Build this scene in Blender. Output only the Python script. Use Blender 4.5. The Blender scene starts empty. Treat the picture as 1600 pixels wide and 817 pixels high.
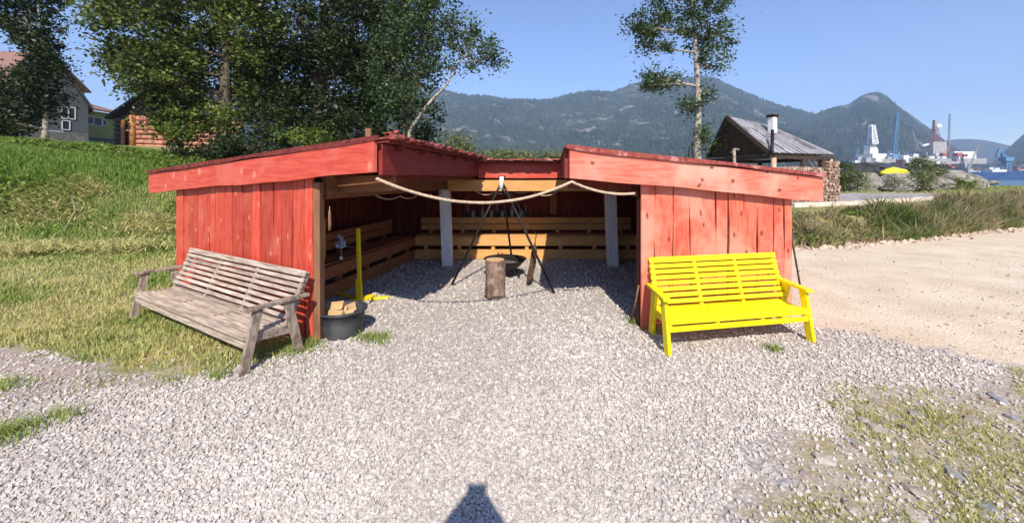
import bpy, math, random
import numpy as np
from mathutils import Vector, Matrix, noise as mnoise

random.seed(7); RNG = np.random.default_rng(11)
R = math.radians
S = bpy.context.scene
COL = S.collection

# ------------------------------------------------------------------ camera, sky, sun, exposure
EYE = 1.65; F = 600.0; CX = 800.0; HY = 277.0       # focal length and eye line in photo pixels (photo 1600 x 817)
cd = bpy.data.cameras.new('camera'); cam = bpy.data.objects.new('camera', cd); COL.objects.link(cam)
cam.location = (0, 0, EYE); cam.rotation_euler = (R(90), 0, 0)
cd.sensor_fit = 'HORIZONTAL'; cd.sensor_width = 36; cd.lens = 36 * F / 1600
cd.shift_y = -(408.5 - HY) / 1600
cd.clip_start = 0.05; cd.clip_end = 8000
S.camera = cam

SUN_EL = 42.0; SUN_AZ = 2.7
w = bpy.data.worlds.new('World'); S.world = w; w.use_nodes = True
nt = w.node_tree; nt.nodes.clear()
sky = nt.nodes.new('ShaderNodeTexSky'); sky.sky_type = 'NISHITA'; sky.sun_disc = False
sky.sun_elevation = R(SUN_EL); sky.sun_rotation = R(180 - SUN_AZ)
sky.air_density = 1.0; sky.dust_density = 0.15; sky.ozone_density = 6.5
bg = nt.nodes.new('ShaderNodeBackground'); bg.inputs[1].default_value = 0.135
wo = nt.nodes.new('ShaderNodeOutputWorld')
tint = nt.nodes.new('ShaderNodeMix'); tint.data_type = 'RGBA'; tint.blend_type = 'MULTIPLY'; tint.inputs[0].default_value = 1; tint.inputs[7].default_value = (1.10, .99, 1.02, 1)
nt.links.new(sky.outputs[0], tint.inputs[6]); nt.links.new(tint.outputs[2], bg.inputs[0]); nt.links.new(bg.outputs[0], wo.inputs[0])
sl = bpy.data.lights.new('sun', 'SUN'); sl.energy = 5.0; sl.angle = R(0.53); sl.color = (1.0, 0.93, 0.82)
so = bpy.data.objects.new('sun', sl); COL.objects.link(so); so.rotation_euler = (R(90 - SUN_EL), 0, R(SUN_AZ))
so.location = (0, -30, 40)
vs = S.view_settings; vs.view_transform = 'Standard'; vs.look = 'None'; vs.gamma = 1.0; vs.exposure = 0.62
S.cycles.max_bounces = 6; S.cycles.transparent_max_bounces = 8; S.cycles.volume_bounces = 0
S.cycles.use_denoising = True

# ------------------------------------------------------------------ helpers
def at(x, y, D):                                     # photo pixel and distance -> point
    return Vector(((x - CX) / F * D, D, EYE - (y - HY) / F * D))
def gnd(x, y):                                       # photo pixel on the level ground
    D = F * EYE / (y - HY); return Vector(((x - CX) / F * D, D, 0))

def tag(o, label=None, cat=None, group=None, kind=None):
    if label: o['label'] = label
    if cat: o['category'] = cat
    if group: o['group'] = group
    if kind: o['kind'] = kind
    return o
def empty(name, loc=(0, 0, 0), rz=0):
    o = bpy.data.objects.new(name, None); COL.objects.link(o); o.location = loc; o.rotation_euler = (0, 0, rz)
    o.empty_display_size = 0.2
    return o
def mesh_np(name, V, Fa, mat, parent=None, smooth=False, attrs=None):
    V = np.asarray(V, dtype=np.float32); Fa = np.asarray(Fa, dtype=np.int32); k = Fa.shape[1]
    me = bpy.data.meshes.new(name)
    me.vertices.add(len(V)); me.vertices.foreach_set('co', V.ravel())
    me.loops.add(Fa.size); me.loops.foreach_set('vertex_index', Fa.ravel())
    me.polygons.add(len(Fa)); me.polygons.foreach_set('loop_start', np.arange(0, Fa.size, k, dtype=np.int32))
    me.polygons.foreach_set('loop_total', np.full(len(Fa), k, dtype=np.int32))
    me.polygons.foreach_set('use_smooth', np.full(len(Fa), smooth, dtype=bool))
    for n, a in (attrs or {}).items():
        at_ = me.attributes.new(n, 'FLOAT', 'POINT'); at_.data.foreach_set('value', np.asarray(a, dtype=np.float32))
    me.materials.append(mat); me.update(calc_edges=True); me.validate()
    o = bpy.data.objects.new(name, me); COL.objects.link(o)
    if parent: o.parent = parent
    return o
class MB:
    def __init__(s): s.v = []; s.f = []
    def box(s, p, q, w, h, up=(0, 0, 1), jit=0):     # bar from p to q, w across, h along up
        p = Vector(p); q = Vector(q); d = (q - p).normalized(); u = Vector(up)
        a = d.cross(u)
        if a.length < 1e-4: a = d.cross(Vector((0, 1, 0)))
        a.normalize(); b = a.cross(d).normalized(); n = len(s.v)
        for e in (p, q):
            for i, j in ((-1, -1), (1, -1), (1, 1), (-1, 1)):
                s.v.append(e + a * (i * w / 2 + random.uniform(-jit, jit)) + b * (j * h / 2 + random.uniform(-jit, jit)))
        s.f += [(n, n+3, n+2, n+1), (n+4, n+5, n+6, n+7)] + [(n+i, n+(i+1) % 4, n+4+(i+1) % 4, n+4+i) for i in range(4)]
        return s
    def cube(s, c, sx, sy, sz, rz=0):
        c = Vector(c); d = Vector((math.cos(rz), math.sin(rz), 0))
        return s.box(c - d * sx / 2, c + d * sx / 2, sy, sz)
    def tube(s, pts, r, k=8, caps=True):
        pts = [Vector(p) for p in pts]; rs = r if isinstance(r, (list, tuple)) else [r] * len(pts)
        n0 = len(s.v); ref = None
        for i, p in enumerate(pts):
            d = (pts[min(i+1, len(pts)-1)] - pts[max(i-1, 0)]).normalized()
            if ref is None: ref = Vector((0, 0, 1)) if abs(d.z) < .9 else Vector((1, 0, 0))
            a = d.cross(ref).normalized(); b = a.cross(d).normalized(); ref = b
            for j in range(k):
                t = 2 * math.pi * j / k; s.v.append(p + (a * math.cos(t) + b * math.sin(t)) * rs[i])
        for i in range(len(pts) - 1):
            for j in range(k):
                s.f.append((n0+i*k+j, n0+i*k+(j+1) % k, n0+(i+1)*k+(j+1) % k, n0+(i+1)*k+j))
        if caps:
            s.f.append(tuple(n0 + j for j in reversed(range(k)))); m = n0 + (len(pts)-1) * k
            s.f.append(tuple(m + j for j in range(k)))
        return s
    def lathe(s, c, prof, k=24):                     # (r, z) profile round c
        c = Vector(c); n0 = len(s.v)
        for r_, z in prof:
            for j in range(k):
                t = 2 * math.pi * j / k; s.v.append(c + Vector((r_ * math.cos(t), r_ * math.sin(t), z)))
        for i in range(len(prof) - 1):
            for j in range(k):
                s.f.append((n0+i*k+j, n0+i*k+(j+1) % k, n0+(i+1)*k+(j+1) % k, n0+(i+1)*k+j))
        s.f.append(tuple(n0 + j for j in reversed(range(k)))); m = n0 + (len(prof)-1)*k
        s.f.append(tuple(m + j for j in range(k)))
        return s
    def poly(s, pts, thick):                         # prism of a polygon, thickened by vector
        n = len(s.v); k = len(pts); t = Vector(thick)
        s.v += [Vector(p) for p in pts] + [Vector(p) + t for p in pts]
        s.f += [tuple(range(n, n+k)), tuple(range(n+2*k-1, n+k-1, -1))]
        s.f += [(n+i, n+k+i, n+k+(i+1) % k, n+(i+1) % k) for i in range(k)]
        return s
    def build(s, name, mat, parent=None, smooth=False, bevel=0, world=True):
        me = bpy.data.meshes.new(name); me.from_pydata([tuple(v) for v in s.v], [], s.f)
        me.materials.append(mat); me.update()
        import bmesh
        bm = bmesh.new(); bm.from_mesh(me); bmesh.ops.recalc_face_normals(bm, faces=bm.faces); bm.to_mesh(me); bm.free()
        if smooth: me.polygons.foreach_set('use_smooth', [len(p.vertices) == 4 for p in me.polygons])
        o = bpy.data.objects.new(name, me); COL.objects.link(o)
        if parent: o.parent = parent
        if bevel:
            m = o.modifiers.new('bevel', 'BEVEL'); m.width = bevel; m.segments = 2; m.limit_method = 'ANGLE'
        return o

# ------------------------------------------------------------------ materials
def mat(name, c1, c2=None, scale=5, stretch=(1, 1, 1), rough=.8, bump=0, bscale=None, island=0, metal=0, c3=None, s3=1.2, spots=None,
        attr=None, trans=0, spec=.3, detail=5, t3=(.5, .65)):
    m = bpy.data.materials.new(name); m.use_nodes = True; t = m.node_tree; n = t.nodes; L = t.links
    b = n['Principled BSDF']; b.inputs['Roughness'].default_value = rough; b.inputs['Metallic'].default_value = metal
    b.inputs['Specular IOR Level'].default_value = spec
    tc = n.new('ShaderNodeTexCoord'); mp = n.new('ShaderNodeMapping'); mp.inputs['Scale'].default_value = stretch
    L.new(tc.outputs['Object'], mp.inputs[0])
    def noise(sc, det=detail, src=mp.outputs[0]):
        q = n.new('ShaderNodeTexNoise'); q.inputs['Scale'].default_value = sc; q.inputs['Detail'].default_value = det
        q.inputs['Roughness'].default_value = .62; L.new(src, q.inputs['Vector']); return q.outputs[0]
    def ramp(src, lo, hi):
        q = n.new('ShaderNodeMapRange'); q.inputs[1].default_value = lo; q.inputs[2].default_value = hi; q.interpolation_type = 'SMOOTHSTEP'
        L.new(src, q.inputs[0]); return q.outputs[0]
    def mix(f, a, bb, mode='MIX'):
        q = n.new('ShaderNodeMix'); q.data_type = 'RGBA'; q.blend_type = mode
        for i, v in ((0, f), (6, a), (7, bb)):
            if hasattr(v, 'is_output'): L.new(v, q.inputs[i])
            elif i == 0: q.inputs[0].default_value = v
            else: q.inputs[i].default_value = (*v[:3], 1)
        return q.outputs[2]
    c2 = c2 or c1
    if attr:
        a = n.new('ShaderNodeAttribute'); a.attribute_name = attr; f = a.outputs['Fac']
    else: f = ramp(noise(scale), .35, .65)
    col = mix(f, c1, c2)
    if c3: col = mix(ramp(noise(s3, 3, tc.outputs['Object']), *t3), col, c3)
    if island:
        g = n.new('ShaderNodeNewGeometry'); h = n.new('ShaderNodeHueSaturation')
        q = n.new('ShaderNodeMapRange'); q.inputs[3].default_value = 1 - island; q.inputs[4].default_value = 1 + island
        L.new(g.outputs['Random Per Island'], q.inputs[0]); L.new(q.outputs[0], h.inputs['Value']); L.new(col, h.inputs['Color']); col = h.outputs[0]
    if spots:                                        # (colour, scale, radius, stretch) dark knots
        sc, sr, sst = spots[1], spots[2], spots[3]
        sx_ = n.new('ShaderNodeSeparateXYZ'); cx_ = n.new('ShaderNodeCombineXYZ'); L.new(tc.outputs['Object'], sx_.inputs[0]); L.new(sx_.outputs[0], cx_.inputs[0]); L.new(sx_.outputs[2], cx_.inputs[1])
        m2 = n.new('ShaderNodeMapping'); m2.inputs['Scale'].default_value = (sst[0], sst[2], 1); L.new(cx_.outputs[0], m2.inputs[0])
        ad = n.new('ShaderNodeMix'); ad.data_type = 'VECTOR'; ad.inputs[0].default_value = .06
        nn = n.new('ShaderNodeTexNoise'); nn.inputs['Scale'].default_value = 9; L.new(m2.outputs[0], nn.inputs['Vector'])
        L.new(m2.outputs[0], ad.inputs[4]); L.new(nn.outputs['Color'], ad.inputs[5])
        vo = n.new('ShaderNodeTexVoronoi'); vo.voronoi_dimensions = '2D'; vo.inputs['Scale'].default_value = sc; L.new(ad.outputs[1], vo.inputs['Vector'])
        rr = n.new('ShaderNodeMapRange'); rr.inputs[1].default_value = sr; rr.inputs[2].default_value = sr * .45
        rr.inputs[3].default_value = 0; rr.inputs[4].default_value = .85; L.new(vo.outputs['Distance'], rr.inputs[0])
        col = mix(rr.outputs[0], col, spots[0])
    L.new(col, b.inputs['Base Color'])
    if bump:
        bn = n.new('ShaderNodeBump'); bn.inputs['Strength'].default_value = 1; bn.inputs['Distance'].default_value = bump
        L.new(noise(bscale or scale * 2, 6), bn.inputs['Height']); L.new(bn.outputs[0], b.inputs['Normal'])
    if trans:
        o = n['Material Output']; tr = n.new('ShaderNodeBsdfTranslucent'); L.new(col, tr.inputs[0]); ms = n.new('ShaderNodeMixShader')
        ms.inputs[0].default_value = trans; L.new(b.outputs[0], ms.inputs[1]); L.new(tr.outputs[0], ms.inputs[2]); L.new(ms.outputs[0], o.inputs[0])
    return m

M = {}
KR = (.16, .035, .02)
M['red_v'] = mat('red_stained_boards', (.46, .046, .026), (.58, .095, .055), 6, (6, 6, .7), .55, .003, 10, .22, c3=(.56, .11, .068), s3=2.2, spots=((.64, .20, .13), 4.4, .085, (1, 0, .5)))
M['red_v2'] = mat('faded_red_boards', (.60, .095, .055), (.68, .18, .11), 6, (6, 6, .7), .55, .003, 10, .14, c3=(.74, .26, .18), s3=2.0, t3=(.42, .62), spots=(KR, 4.4, .085, (1, 0, .5)))
M['red_h'] = mat('red_fascia', (.50, .056, .034), (.60, .105, .065), 5, (.7, .7, 7), .5, .003, 10, .04, c3=(.58, .12, .078), s3=1.6, spots=((.68, .24, .16), 3.0, .10, (1, 0, .7)))
M['red_h2'] = mat('faded_red_fascia', (.66, .13, .08), (.72, .22, .15), 5, (.7, .7, 7), .5, .003, 10, .04, c3=(.78, .34, .25), s3=1.6, t3=(.4, .65), spots=(KR, 3.6, .10, (1, 0, 1.0)))
M['roof_red'] = mat('red_roofing_felt', (.20, .035, .03), (.34, .08, .065), 30, rough=.9, bump=.006, bscale=60, island=.3, c3=(.45, .2, .17), s3=8)
M['felt_dk'] = mat('dark_red_felt', (.10, .018, .015), (.22, .04, .03), 20, rough=.9, bump=.004, bscale=40)
M['in_red_h'] = mat('dark_red_board', (.20, .022, .016), (.27, .035, .025), 4, (.6, .6, 5), .6, .002, 8, .03)  # fascia red again, with the shade under the overhang put into the colour
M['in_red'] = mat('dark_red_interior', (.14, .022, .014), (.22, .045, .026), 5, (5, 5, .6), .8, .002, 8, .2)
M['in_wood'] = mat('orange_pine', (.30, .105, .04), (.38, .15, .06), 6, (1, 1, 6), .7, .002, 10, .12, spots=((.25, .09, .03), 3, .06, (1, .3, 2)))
M['tar'] = mat('tar_paper', (.035, .012, .010), rough=.9)  # near-black sheet standing in for the shade inside board gaps
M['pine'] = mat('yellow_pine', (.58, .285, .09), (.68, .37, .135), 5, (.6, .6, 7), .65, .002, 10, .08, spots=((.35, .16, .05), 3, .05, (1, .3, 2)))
M['post'] = mat('raw_post', (.20, .095, .05), (.30, .15, .08), 5, (6, 6, .5), .8, .004, 12, .1, c3=(.14, .07, .04))
M['beam'] = mat('beam_wood', (.20, .08, .035), (.28, .12, .05), 5, (1, 1, 6), .8, .003, 10, .1)
M['white'] = mat('white_post_paint', (.82, .80, .78), (.72, .70, .68), 4, (4, 4, .6), .6, .002)
M['grey_wood'] = mat('weathered_bench_wood', (.22, .165, .125), (.42, .34, .27), 9, (4, 4, .6), .85, .003, 20, .16, c3=(.17, .12, .09), s3=9)
M['pink_wood'] = mat('weathered_slats_red_traces', (.27, .205, .155), (.56, .47, .38), 7, (.5, 7, 7), .85, .003, 20, .16, c3=(.34, .20, .155), s3=11, t3=(.60, .72))
M['yellow'] = mat('yellow_gloss_paint', (.84, .64, .006), (.92, .75, .012), 5, (.8, 6, 6), rough=.42, bump=.0015, bscale=30, island=.05, c3=(.62, .47, .02), s3=14, t3=(.60, .74))
M['yellow2'] = mat('yellow_stand_paint', (.80, .62, .01), (.84, .68, .02), 7, rough=.4)
M['black'] = mat('black_iron', (.012, .011, .011), (.03, .025, .022), 20, rough=.55, bump=.001, bscale=60, metal=.3)
M['iron_g'] = mat('grey_green_iron', (.20, .25, .22), (.32, .36, .31), 14, rough=.5, metal=.3)
M['rust'] = mat('rusty_iron', (.05, .03, .022), (.12, .06, .035), 14, rough=.8, bump=.002, bscale=50)
M['plastic'] = mat('black_rubber_tub', (.035, .037, .042), (.06, .062, .07), 8, rough=.55, bump=.003, bscale=9, c3=(.1, .1, .1))
M['rope'] = mat('sisal_rope', (.46, .32, .21), (.62, .47, .34), 40, rough=.9, bump=.004, bscale=120)
M['cutwood'] = mat('split_firewood', (.48, .30, .14), (.60, .42, .22), 8, (1, 6, 1), .8, .004, 20, .15)
M['bark'] = mat('brown_bark', (.07, .05, .035), (.15, .115, .085), 9, (1, 1, .35), .95, .03, 12)
M['stump'] = mat('stump_bark', (.14, .08, .06), (.26, .17, .13), 12, (1, 1, .3), .95, .02, 18, c3=(.34, .24, .19), s3=8)
M['birch'] = mat('pale_bark', (.46, .42, .36), (.26, .22, .17), 5, (1, 1, 1.5), .9, .01, 20, c3=(.1, .08, .06), s3=5, t3=(.56, .7))
M['leaf_dark'] = mat('dark_leaves', (.010, .020, .006), (.062, .090, .022), attr='rnd', rough=.5, trans=.22, spec=.35)
M['leaf_mid'] = mat('green_leaves', (.018, .038, .009), (.24, .29, .06), attr='rnd', rough=.5, trans=.28, spec=.35)  # bright end puts sunlit clump tips into the leaf colour
M['leaf_yel'] = mat('yellow_green_leaves', (.07, .12, .015), (.24, .30, .05), attr='rnd', rough=.55, trans=.3)
M['leaf_blue'] = mat('grey_green_leaves', (.025, .052, .018), (.15, .215, .085), attr='rnd', rough=.5, trans=.3, spec=.4)
M['shrub_pale'] = mat('olive_shrub_leaves', (.11, .13, .045), (.22, .24, .10), attr='rnd', rough=.7, trans=.2)
M['rock'] = mat('grey_rock', (.20, .18, .16), (.34, .31, .28), 2.5, rough=.9, bump=.12, bscale=4, c3=(.13, .13, .09), s3=1.5)
M['slate'] = mat('slate_stone', (.20, .20, .22), (.38, .36, .36), 6, rough=.8, bump=.01, bscale=20, c3=(.42, .36, .32), s3=3)
M['slate_p'] = mat('cream_stone', (.34, .30, .25), (.46, .41, .35), 6, rough=.85, bump=.01, bscale=20)
M['slate_b'] = mat('brown_stone', (.26, .21, .17), (.38, .31, .26), 6, rough=.85, bump=.01, bscale=20)
M['tarp_y'] = mat('yellow_tarpaulin', (.80, .72, .03), (.86, .8, .06), 3, rough=.5, bump=.03, bscale=3)
M['tarp_k'] = mat('black_tarpaulin', (.03, .03, .035), (.06, .06, .065), 3, rough=.5, bump=.03, bscale=3)
M['deadwood'] = mat('dead_branch_bark', (.26, .20, .12), (.42, .34, .22), 9, rough=.9)
M['plank'] = mat('pale_driftwood', (.62, .52, .44), (.74, .64, .54), 3, (1, 1, 5), .85, .01, 12)
M['shingle'] = mat('silver_plank_roof', (.24, .23, .25), (.36, .35, .37), 3, (3, 3, 1), .85, .02, 8, .22, c3=(.16, .15, .16), s3=1.5)
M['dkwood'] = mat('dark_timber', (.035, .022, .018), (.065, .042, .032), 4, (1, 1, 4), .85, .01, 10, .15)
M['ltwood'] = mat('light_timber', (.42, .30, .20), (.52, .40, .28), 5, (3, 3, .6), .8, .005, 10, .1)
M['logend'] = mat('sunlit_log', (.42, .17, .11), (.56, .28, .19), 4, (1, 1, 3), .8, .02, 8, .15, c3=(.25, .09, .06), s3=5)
M['orange_post'] = mat('orange_post', (.40, .15, .05), (.48, .2, .07), 5, (3, 3, .6), .7, .003)
M['house_grey'] = mat('grey_cladding', (.045, .052, .062), (.06, .07, .08), 3, (.3, .3, 12), .8, .01, 12)  # shade of the trees is put into this dark grey
M['house_green'] = mat('green_render', (.19, .20, .07), (.22, .23, .09), 2, rough=.9)
M['found'] = mat('foundation', (.07, .07, .07), (.11, .11, .105), 3, rough=.9, bump=.01)
M['roof_br'] = mat('brown_roof_tiles', (.20, .11, .085), (.28, .16, .125), 9, rough=.85, bump=.03, bscale=10)
M['roof_dk'] = mat('dark_roof', (.035, .035, .04), (.06, .06, .065), 9, rough=.8)
M['hframe'] = mat('house_window_frame', (.40, .41, .43), rough=.5)
M['wframe'] = mat('white_frame', (.7, .7, .72), rough=.5)
M['glass'] = mat('dark_window_glass', (.02, .025, .03), rough=.08, spec=.8)
M['rig_w'] = mat('white_rig_paint', (.74, .74, .72), (.60, .60, .58), .2, rough=.6)
M['rig_g'] = mat('grey_rig_steel', (.30, .29, .28), (.40, .38, .36), .2, rough=.7)
M['rig_r'] = mat('red_rig_paint', (.42, .10, .07), (.34, .10, .08), .2, rough=.7)
M['rig_b'] = mat('blue_crane_paint', (.10, .22, .36), (.14, .28, .42), .3, rough=.6)
M['hull'] = mat('blue_hull', (.02, .06, .17), (.03, .08, .20), .2, rough=.5)
M['skin'] = mat('skin', (.55, .33, .24), rough=.6)
M['shirt'] = mat('dark_shirt', (.04, .05, .09), rough=.9)
M['trousers'] = mat('dark_trousers', (.05, .05, .06), rough=.9)
M['grass'] = mat('grass_blades', (.165, .28, .038), (.56, .50, .215), attr='rnd', rough=.7, trans=.3)
M['flower'] = mat('blue_white_decoration', (.16, .22, .5), (.75, .76, .82), 60, rough=.6, detail=1)

# ------------------------------------------------------------------ terrain
XS_B = [-60, -16, -10.7, -8, -5, -2, 2, 4, 6.5, 10.4, 17.6, 40, 80]
YB_B = [2, 6.2, 8.0, 8.8, 10.3, 11.2, 11.4, 10.2, 9.1, 10.3, 13.3, 22, 30]
H_B = ([-60, -17, -12, -9, -6, -3, 0, 3, 6.5, 11, 17.6, 40], [3.2, 2.65, 2.15, 2.0, 1.9, 1.6, 1.3, .8, .56, .60, .80, .88])
W_B = ([-60, -8, -5, 0, 4, 6.5, 40], [5, 4.6, 4.2, 3.5, 1.4, .8, 1.2])
YE = ([-300, -60, 0, 8, 12, 20, 300], [420, 400, 200, 60, 46, 36, 36])
def sm(t): t = np.clip(t, 0, 1); return t*t*(3-2*t)
def vnoise(x, y, s, seed=0):                         # cheap value noise, vectorised
    x = np.asarray(x, float) / s + seed*17.3; y = np.asarray(y, float) / s + seed*9.1
    xi = np.floor(x); yi = np.floor(y); fx = sm(x-xi); fy = sm(y-yi)
    def h(a, b): v = np.sin(a*127.1 + b*311.7) * 43758.5453; return v - np.floor(v)
    return (h(xi, yi)*(1-fx) + h(xi+1, yi)*fx)*(1-fy) + (h(xi, yi+1)*(1-fx) + h(xi+1, yi+1)*fx)*fy
def fbm(x, y, s, o=4, seed=0):
    a = 0; amp = .5
    for i in range(o): a = a + amp * vnoise(x, y, s / 2**i, seed+i); amp *= .5
    return a
def bank_s(X, Y): return Y - np.interp(X, XS_B, YB_B) + (vnoise(X, Y, 1.3, 3) - .5) * .35
def terrain(X, Y):
    X = np.asarray(X, float); Y = np.asarray(Y, float)
    s = bank_s(X, Y); W = np.interp(X, *W_B); H = np.interp(X, *H_B)
    h = sm(s / W) * H
    h = h + np.interp(X, [-60, -7, -1, 3], [.060, .060, .03, 0]) * np.clip(s - W, 0, 60)
    lump = np.clip(s, 0, 1) * np.interp(X, [-4, 4], [.22, .07])
    h = h + lump * (fbm(X, Y, 2.2, 3) - .45)
    h = h + .03 * (fbm(X, Y, 1.5, 3, 5) - .45)
    e = np.interp(X, *YE); h = h - np.clip((Y - e) * .25, 0, 6)
    return np.where(Y > e + 30, np.maximum(h, -5), h)
def poly_sd(X, Y, P):                                # signed distance, positive inside
    P = np.asarray(P, float); inside = np.zeros(X.shape, bool); d = np.full(X.shape, 1e9)
    for i in range(len(P)):
        a = P[i]; b = P[(i+1) % len(P)]; e = b - a
        t = np.clip(((X-a[0])*e[0] + (Y-a[1])*e[1]) / (e @ e), 0, 1)
        d = np.minimum(d, np.hypot(X-a[0]-t*e[0], Y-a[1]-t*e[1]))
        if a[1] != b[1]:
            c = ((a[1] > Y) != (b[1] > Y)) & (X < (b[0]-a[0])*(Y-a[1])/(b[1]-a[1]) + a[0]); inside ^= c
    return np.where(inside, d, -d)
GRASS_P = [(-1.95, 3.95), (-2.15, 3.45), (-2.6, 3.2), (-3.2, 3.25), (-4.2, 3.6), (-5.2, 3.7), (-9, 4.4), (-20, 4.5), (-60, 4), (-60, 300), (60, 300), (60, 23), (17.6, 13.4), (10.4, 10.4), (6.5, 9.2), (4, 10), (2, 10.8), (-2.6, 9.6), (-4.4, 8), (-4.2, 5.2), (-2.0, 4.1)]
SAND_P = [(3.3, 4.7), (3.25, 4.25), (3.66, 4.12), (4.0, 3.72), (4.45, 3.35), (6, 2.4), (12, 0), (60, -5), (60, 30), (17.6, 13.6), (10.4, 10.6), (6.5, 9.4), (4, 10.3), (3.4, 9)]
WEED_P = [(.9, 1.7), (1.55, 2.3), (2.0, 2.6), (2.7, 2.95), (3.3, 2.85), (4.3, 3.2), (7, 2.2), (9, -2), (2, -3), (.9, 0)]
DIRT_P = [(-2.3, 3.35), (-2.9, 3.0), (-3.7, 2.95), (-4.6, 3.05), (-8, 3.2), (-14, 2), (-14, 4.6), (-8, 4.3), (-5, 3.8), (-3.2, 3.4)]
def zones(X, Y):
    return (poly_sd(X, Y, GRASS_P), poly_sd(X, Y, SAND_P), poly_sd(X, Y, WEED_P), poly_sd(X, Y, DIRT_P))

def ground_material():
    m = bpy.data.materials.new('ground_cover'); m.use_nodes = True; t = m.node_tree; n = t.nodes; L = t.links; b = n['Principled BSDF']
    b.inputs['Roughness'].default_value = .95; b.inputs['Specular IOR Level'].default_value = .15
    g = n.new('ShaderNodeNewGeometry'); P = g.outputs['Position']
    def noise(sc, det=4, ro=.6):
        q = n.new('ShaderNodeTexNoise'); q.inputs['Scale'].default_value = sc; q.inputs['Detail'].default_value = det; q.inputs['Roughness'].default_value = ro
        L.new(P, q.inputs['Vector']); return q.outputs[0]
    def rng(src, lo, hi, a=0, c=1):
        q = n.new('ShaderNodeMapRange'); q.inputs[1].default_value = lo; q.inputs[2].default_value = hi; q.inputs[3].default_value = a; q.inputs[4].default_value = c
        L.new(src, q.inputs[0]); return q.outputs[0]
    def math_(op, a, c):
        q = n.new('ShaderNodeMath'); q.operation = op
        for i, v in enumerate((a, c)):
            if hasattr(v, 'is_output'): L.new(v, q.inputs[i])
            else: q.inputs[i].default_value = v
        return q.outputs[0]
    def mix(f, a, c):
        q = n.new('ShaderNodeMix'); q.data_type = 'RGBA'
        for i, v in ((0, f), (6, a), (7, c)):
            if hasattr(v, 'is_output'): L.new(v, q.inputs[i])
            elif i == 0: q.inputs[0].default_value = v
            else: q.inputs[i].default_value = (*v, 1)
        return q.outputs[2]
    def zone(name, soft=.12, amp=.5, sc=3.0):
        a = n.new('ShaderNodeAttribute'); a.attribute_name = name
        v = math_('ADD', a.outputs['Fac'], rng(noise(sc, 5), .25, .75, -amp, amp)); return rng(v, -soft, soft)
    vo = n.new('ShaderNodeTexVoronoi'); vo.inputs['Scale'].default_value = 42; L.new(P, vo.inputs['Vector'])
    bw = n.new('ShaderNodeSeparateColor'); L.new(vo.outputs['Color'], bw.inputs[0])
    gravel = mix(bw.outputs[0], (.37, .330, .295), (.60, .54, .49))
    gravel = mix(rng(vo.outputs['Distance'], .35, .6, 0, .45), gravel, (.17, .14, .135))
    sand = mix(rng(noise(1.2, 5), .35, .65), (.56, .445, .32), (.69, .57, .43))
    sand = mix(rng(noise(40, 3), .55, .75, 0, .5), sand, (.40, .30, .23))
    soil = mix(rng(noise(9, 6), .35, .65), (.30, .24, .20), (.42, .35, .31))
    grs = mix(rng(noise(1.6, 6), .38, .62), (.13, .17, .04), (.40, .33, .14))
    grs = mix(rng(noise(14, 5), .5, .7, 0, .7), grs, (.17, .125, .065))
    weed = mix(rng(noise(5, 6), .4, .62), (.40, .34, .27), (.30, .25, .14))
    c = mix(zone('z_dirt', .2, .35), gravel, soil)
    c = mix(zone('z_weed', .2, .45), c, weed)
    c = mix(zone('z_sand', .10, .28, 4), c, sand)
    c = mix(zone('z_grass', .12, .3, 4), c, grs)
    L.new(c, b.inputs['Base Color'])
    bn = n.new('ShaderNodeBump'); bn.inputs['Distance'].default_value = .009; bn.inputs['Strength'].default_value = 1
    hh = math_('ADD', math_('MULTIPLY', math_('SUBTRACT', .6, vo.outputs['Distance']), .6), noise(25, 5)); L.new(hh, bn.inputs['Height'])
    L.new(bn.outputs[0], b.inputs['Normal'])
    return m
def axis(n, a, lim, off=0):
    t = np.linspace(-1, 1, n); return off + np.sinh(t * a) / np.sinh(a) * lim
gx = axis(420, 6.2, 2400); gy = axis(420, 6.2, 2400, 5)
GX, GY = np.meshgrid(gx, gy); GZ = terrain(GX, GY)
zg, zs, zw, zd = zones(GX, GY)
idx = np.arange(GX.size).reshape(GX.shape)
FQ = np.stack([idx[:-1, :-1], idx[:-1, 1:], idx[1:, 1:], idx[1:, :-1]], -1).reshape(-1, 4)
cl = lambda a: np.clip(a, -3, 3).ravel()
ground = mesh_np('ground', np.stack([GX, GY, GZ], -1).reshape(-1, 3), FQ, ground_material(), smooth=True,
                 attrs={'z_grass': cl(zg), 'z_sand': cl(zs), 'z_weed': cl(zw), 'z_dirt': cl(zd)})
tag(ground, 'ground of pale gravel, sand and a grassy bank around the shelter', kind='structure')
def tz(x, y): return float(terrain(np.array([x]), np.array([y]))[0])

# sea
mw = bpy.data.materials.new('fjord_water'); mw.use_nodes = True; nb = mw.node_tree.nodes['Principled BSDF']
nb.inputs['Base Color'].default_value = (.03, .075, .11, 1); nb.inputs['Roughness'].default_value = .25
q = mw.node_tree.nodes.new('ShaderNodeTexNoise'); q.inputs['Scale'].default_value = 1.0; q2 = mw.node_tree.nodes.new('ShaderNodeBump'); q2.inputs['Distance'].default_value = .3
q3 = mw.node_tree.nodes.new('ShaderNodeTexCoord'); mw.node_tree.links.new(q3.outputs['Object'], q.inputs['Vector'])
mw.node_tree.links.new(q.outputs[0], q2.inputs['Height']); mw.node_tree.links.new(q2.outputs[0], nb.inputs['Normal'])
o = mesh_np('water', [(-2300, 25, -1), (2300, 25, -1), (2300, 2350, -1), (-2300, 2350, -1)], [(0, 1, 2, 3)], mw)
tag(o, 'calm blue fjord water beyond the grassy terrace', kind='structure')

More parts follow.
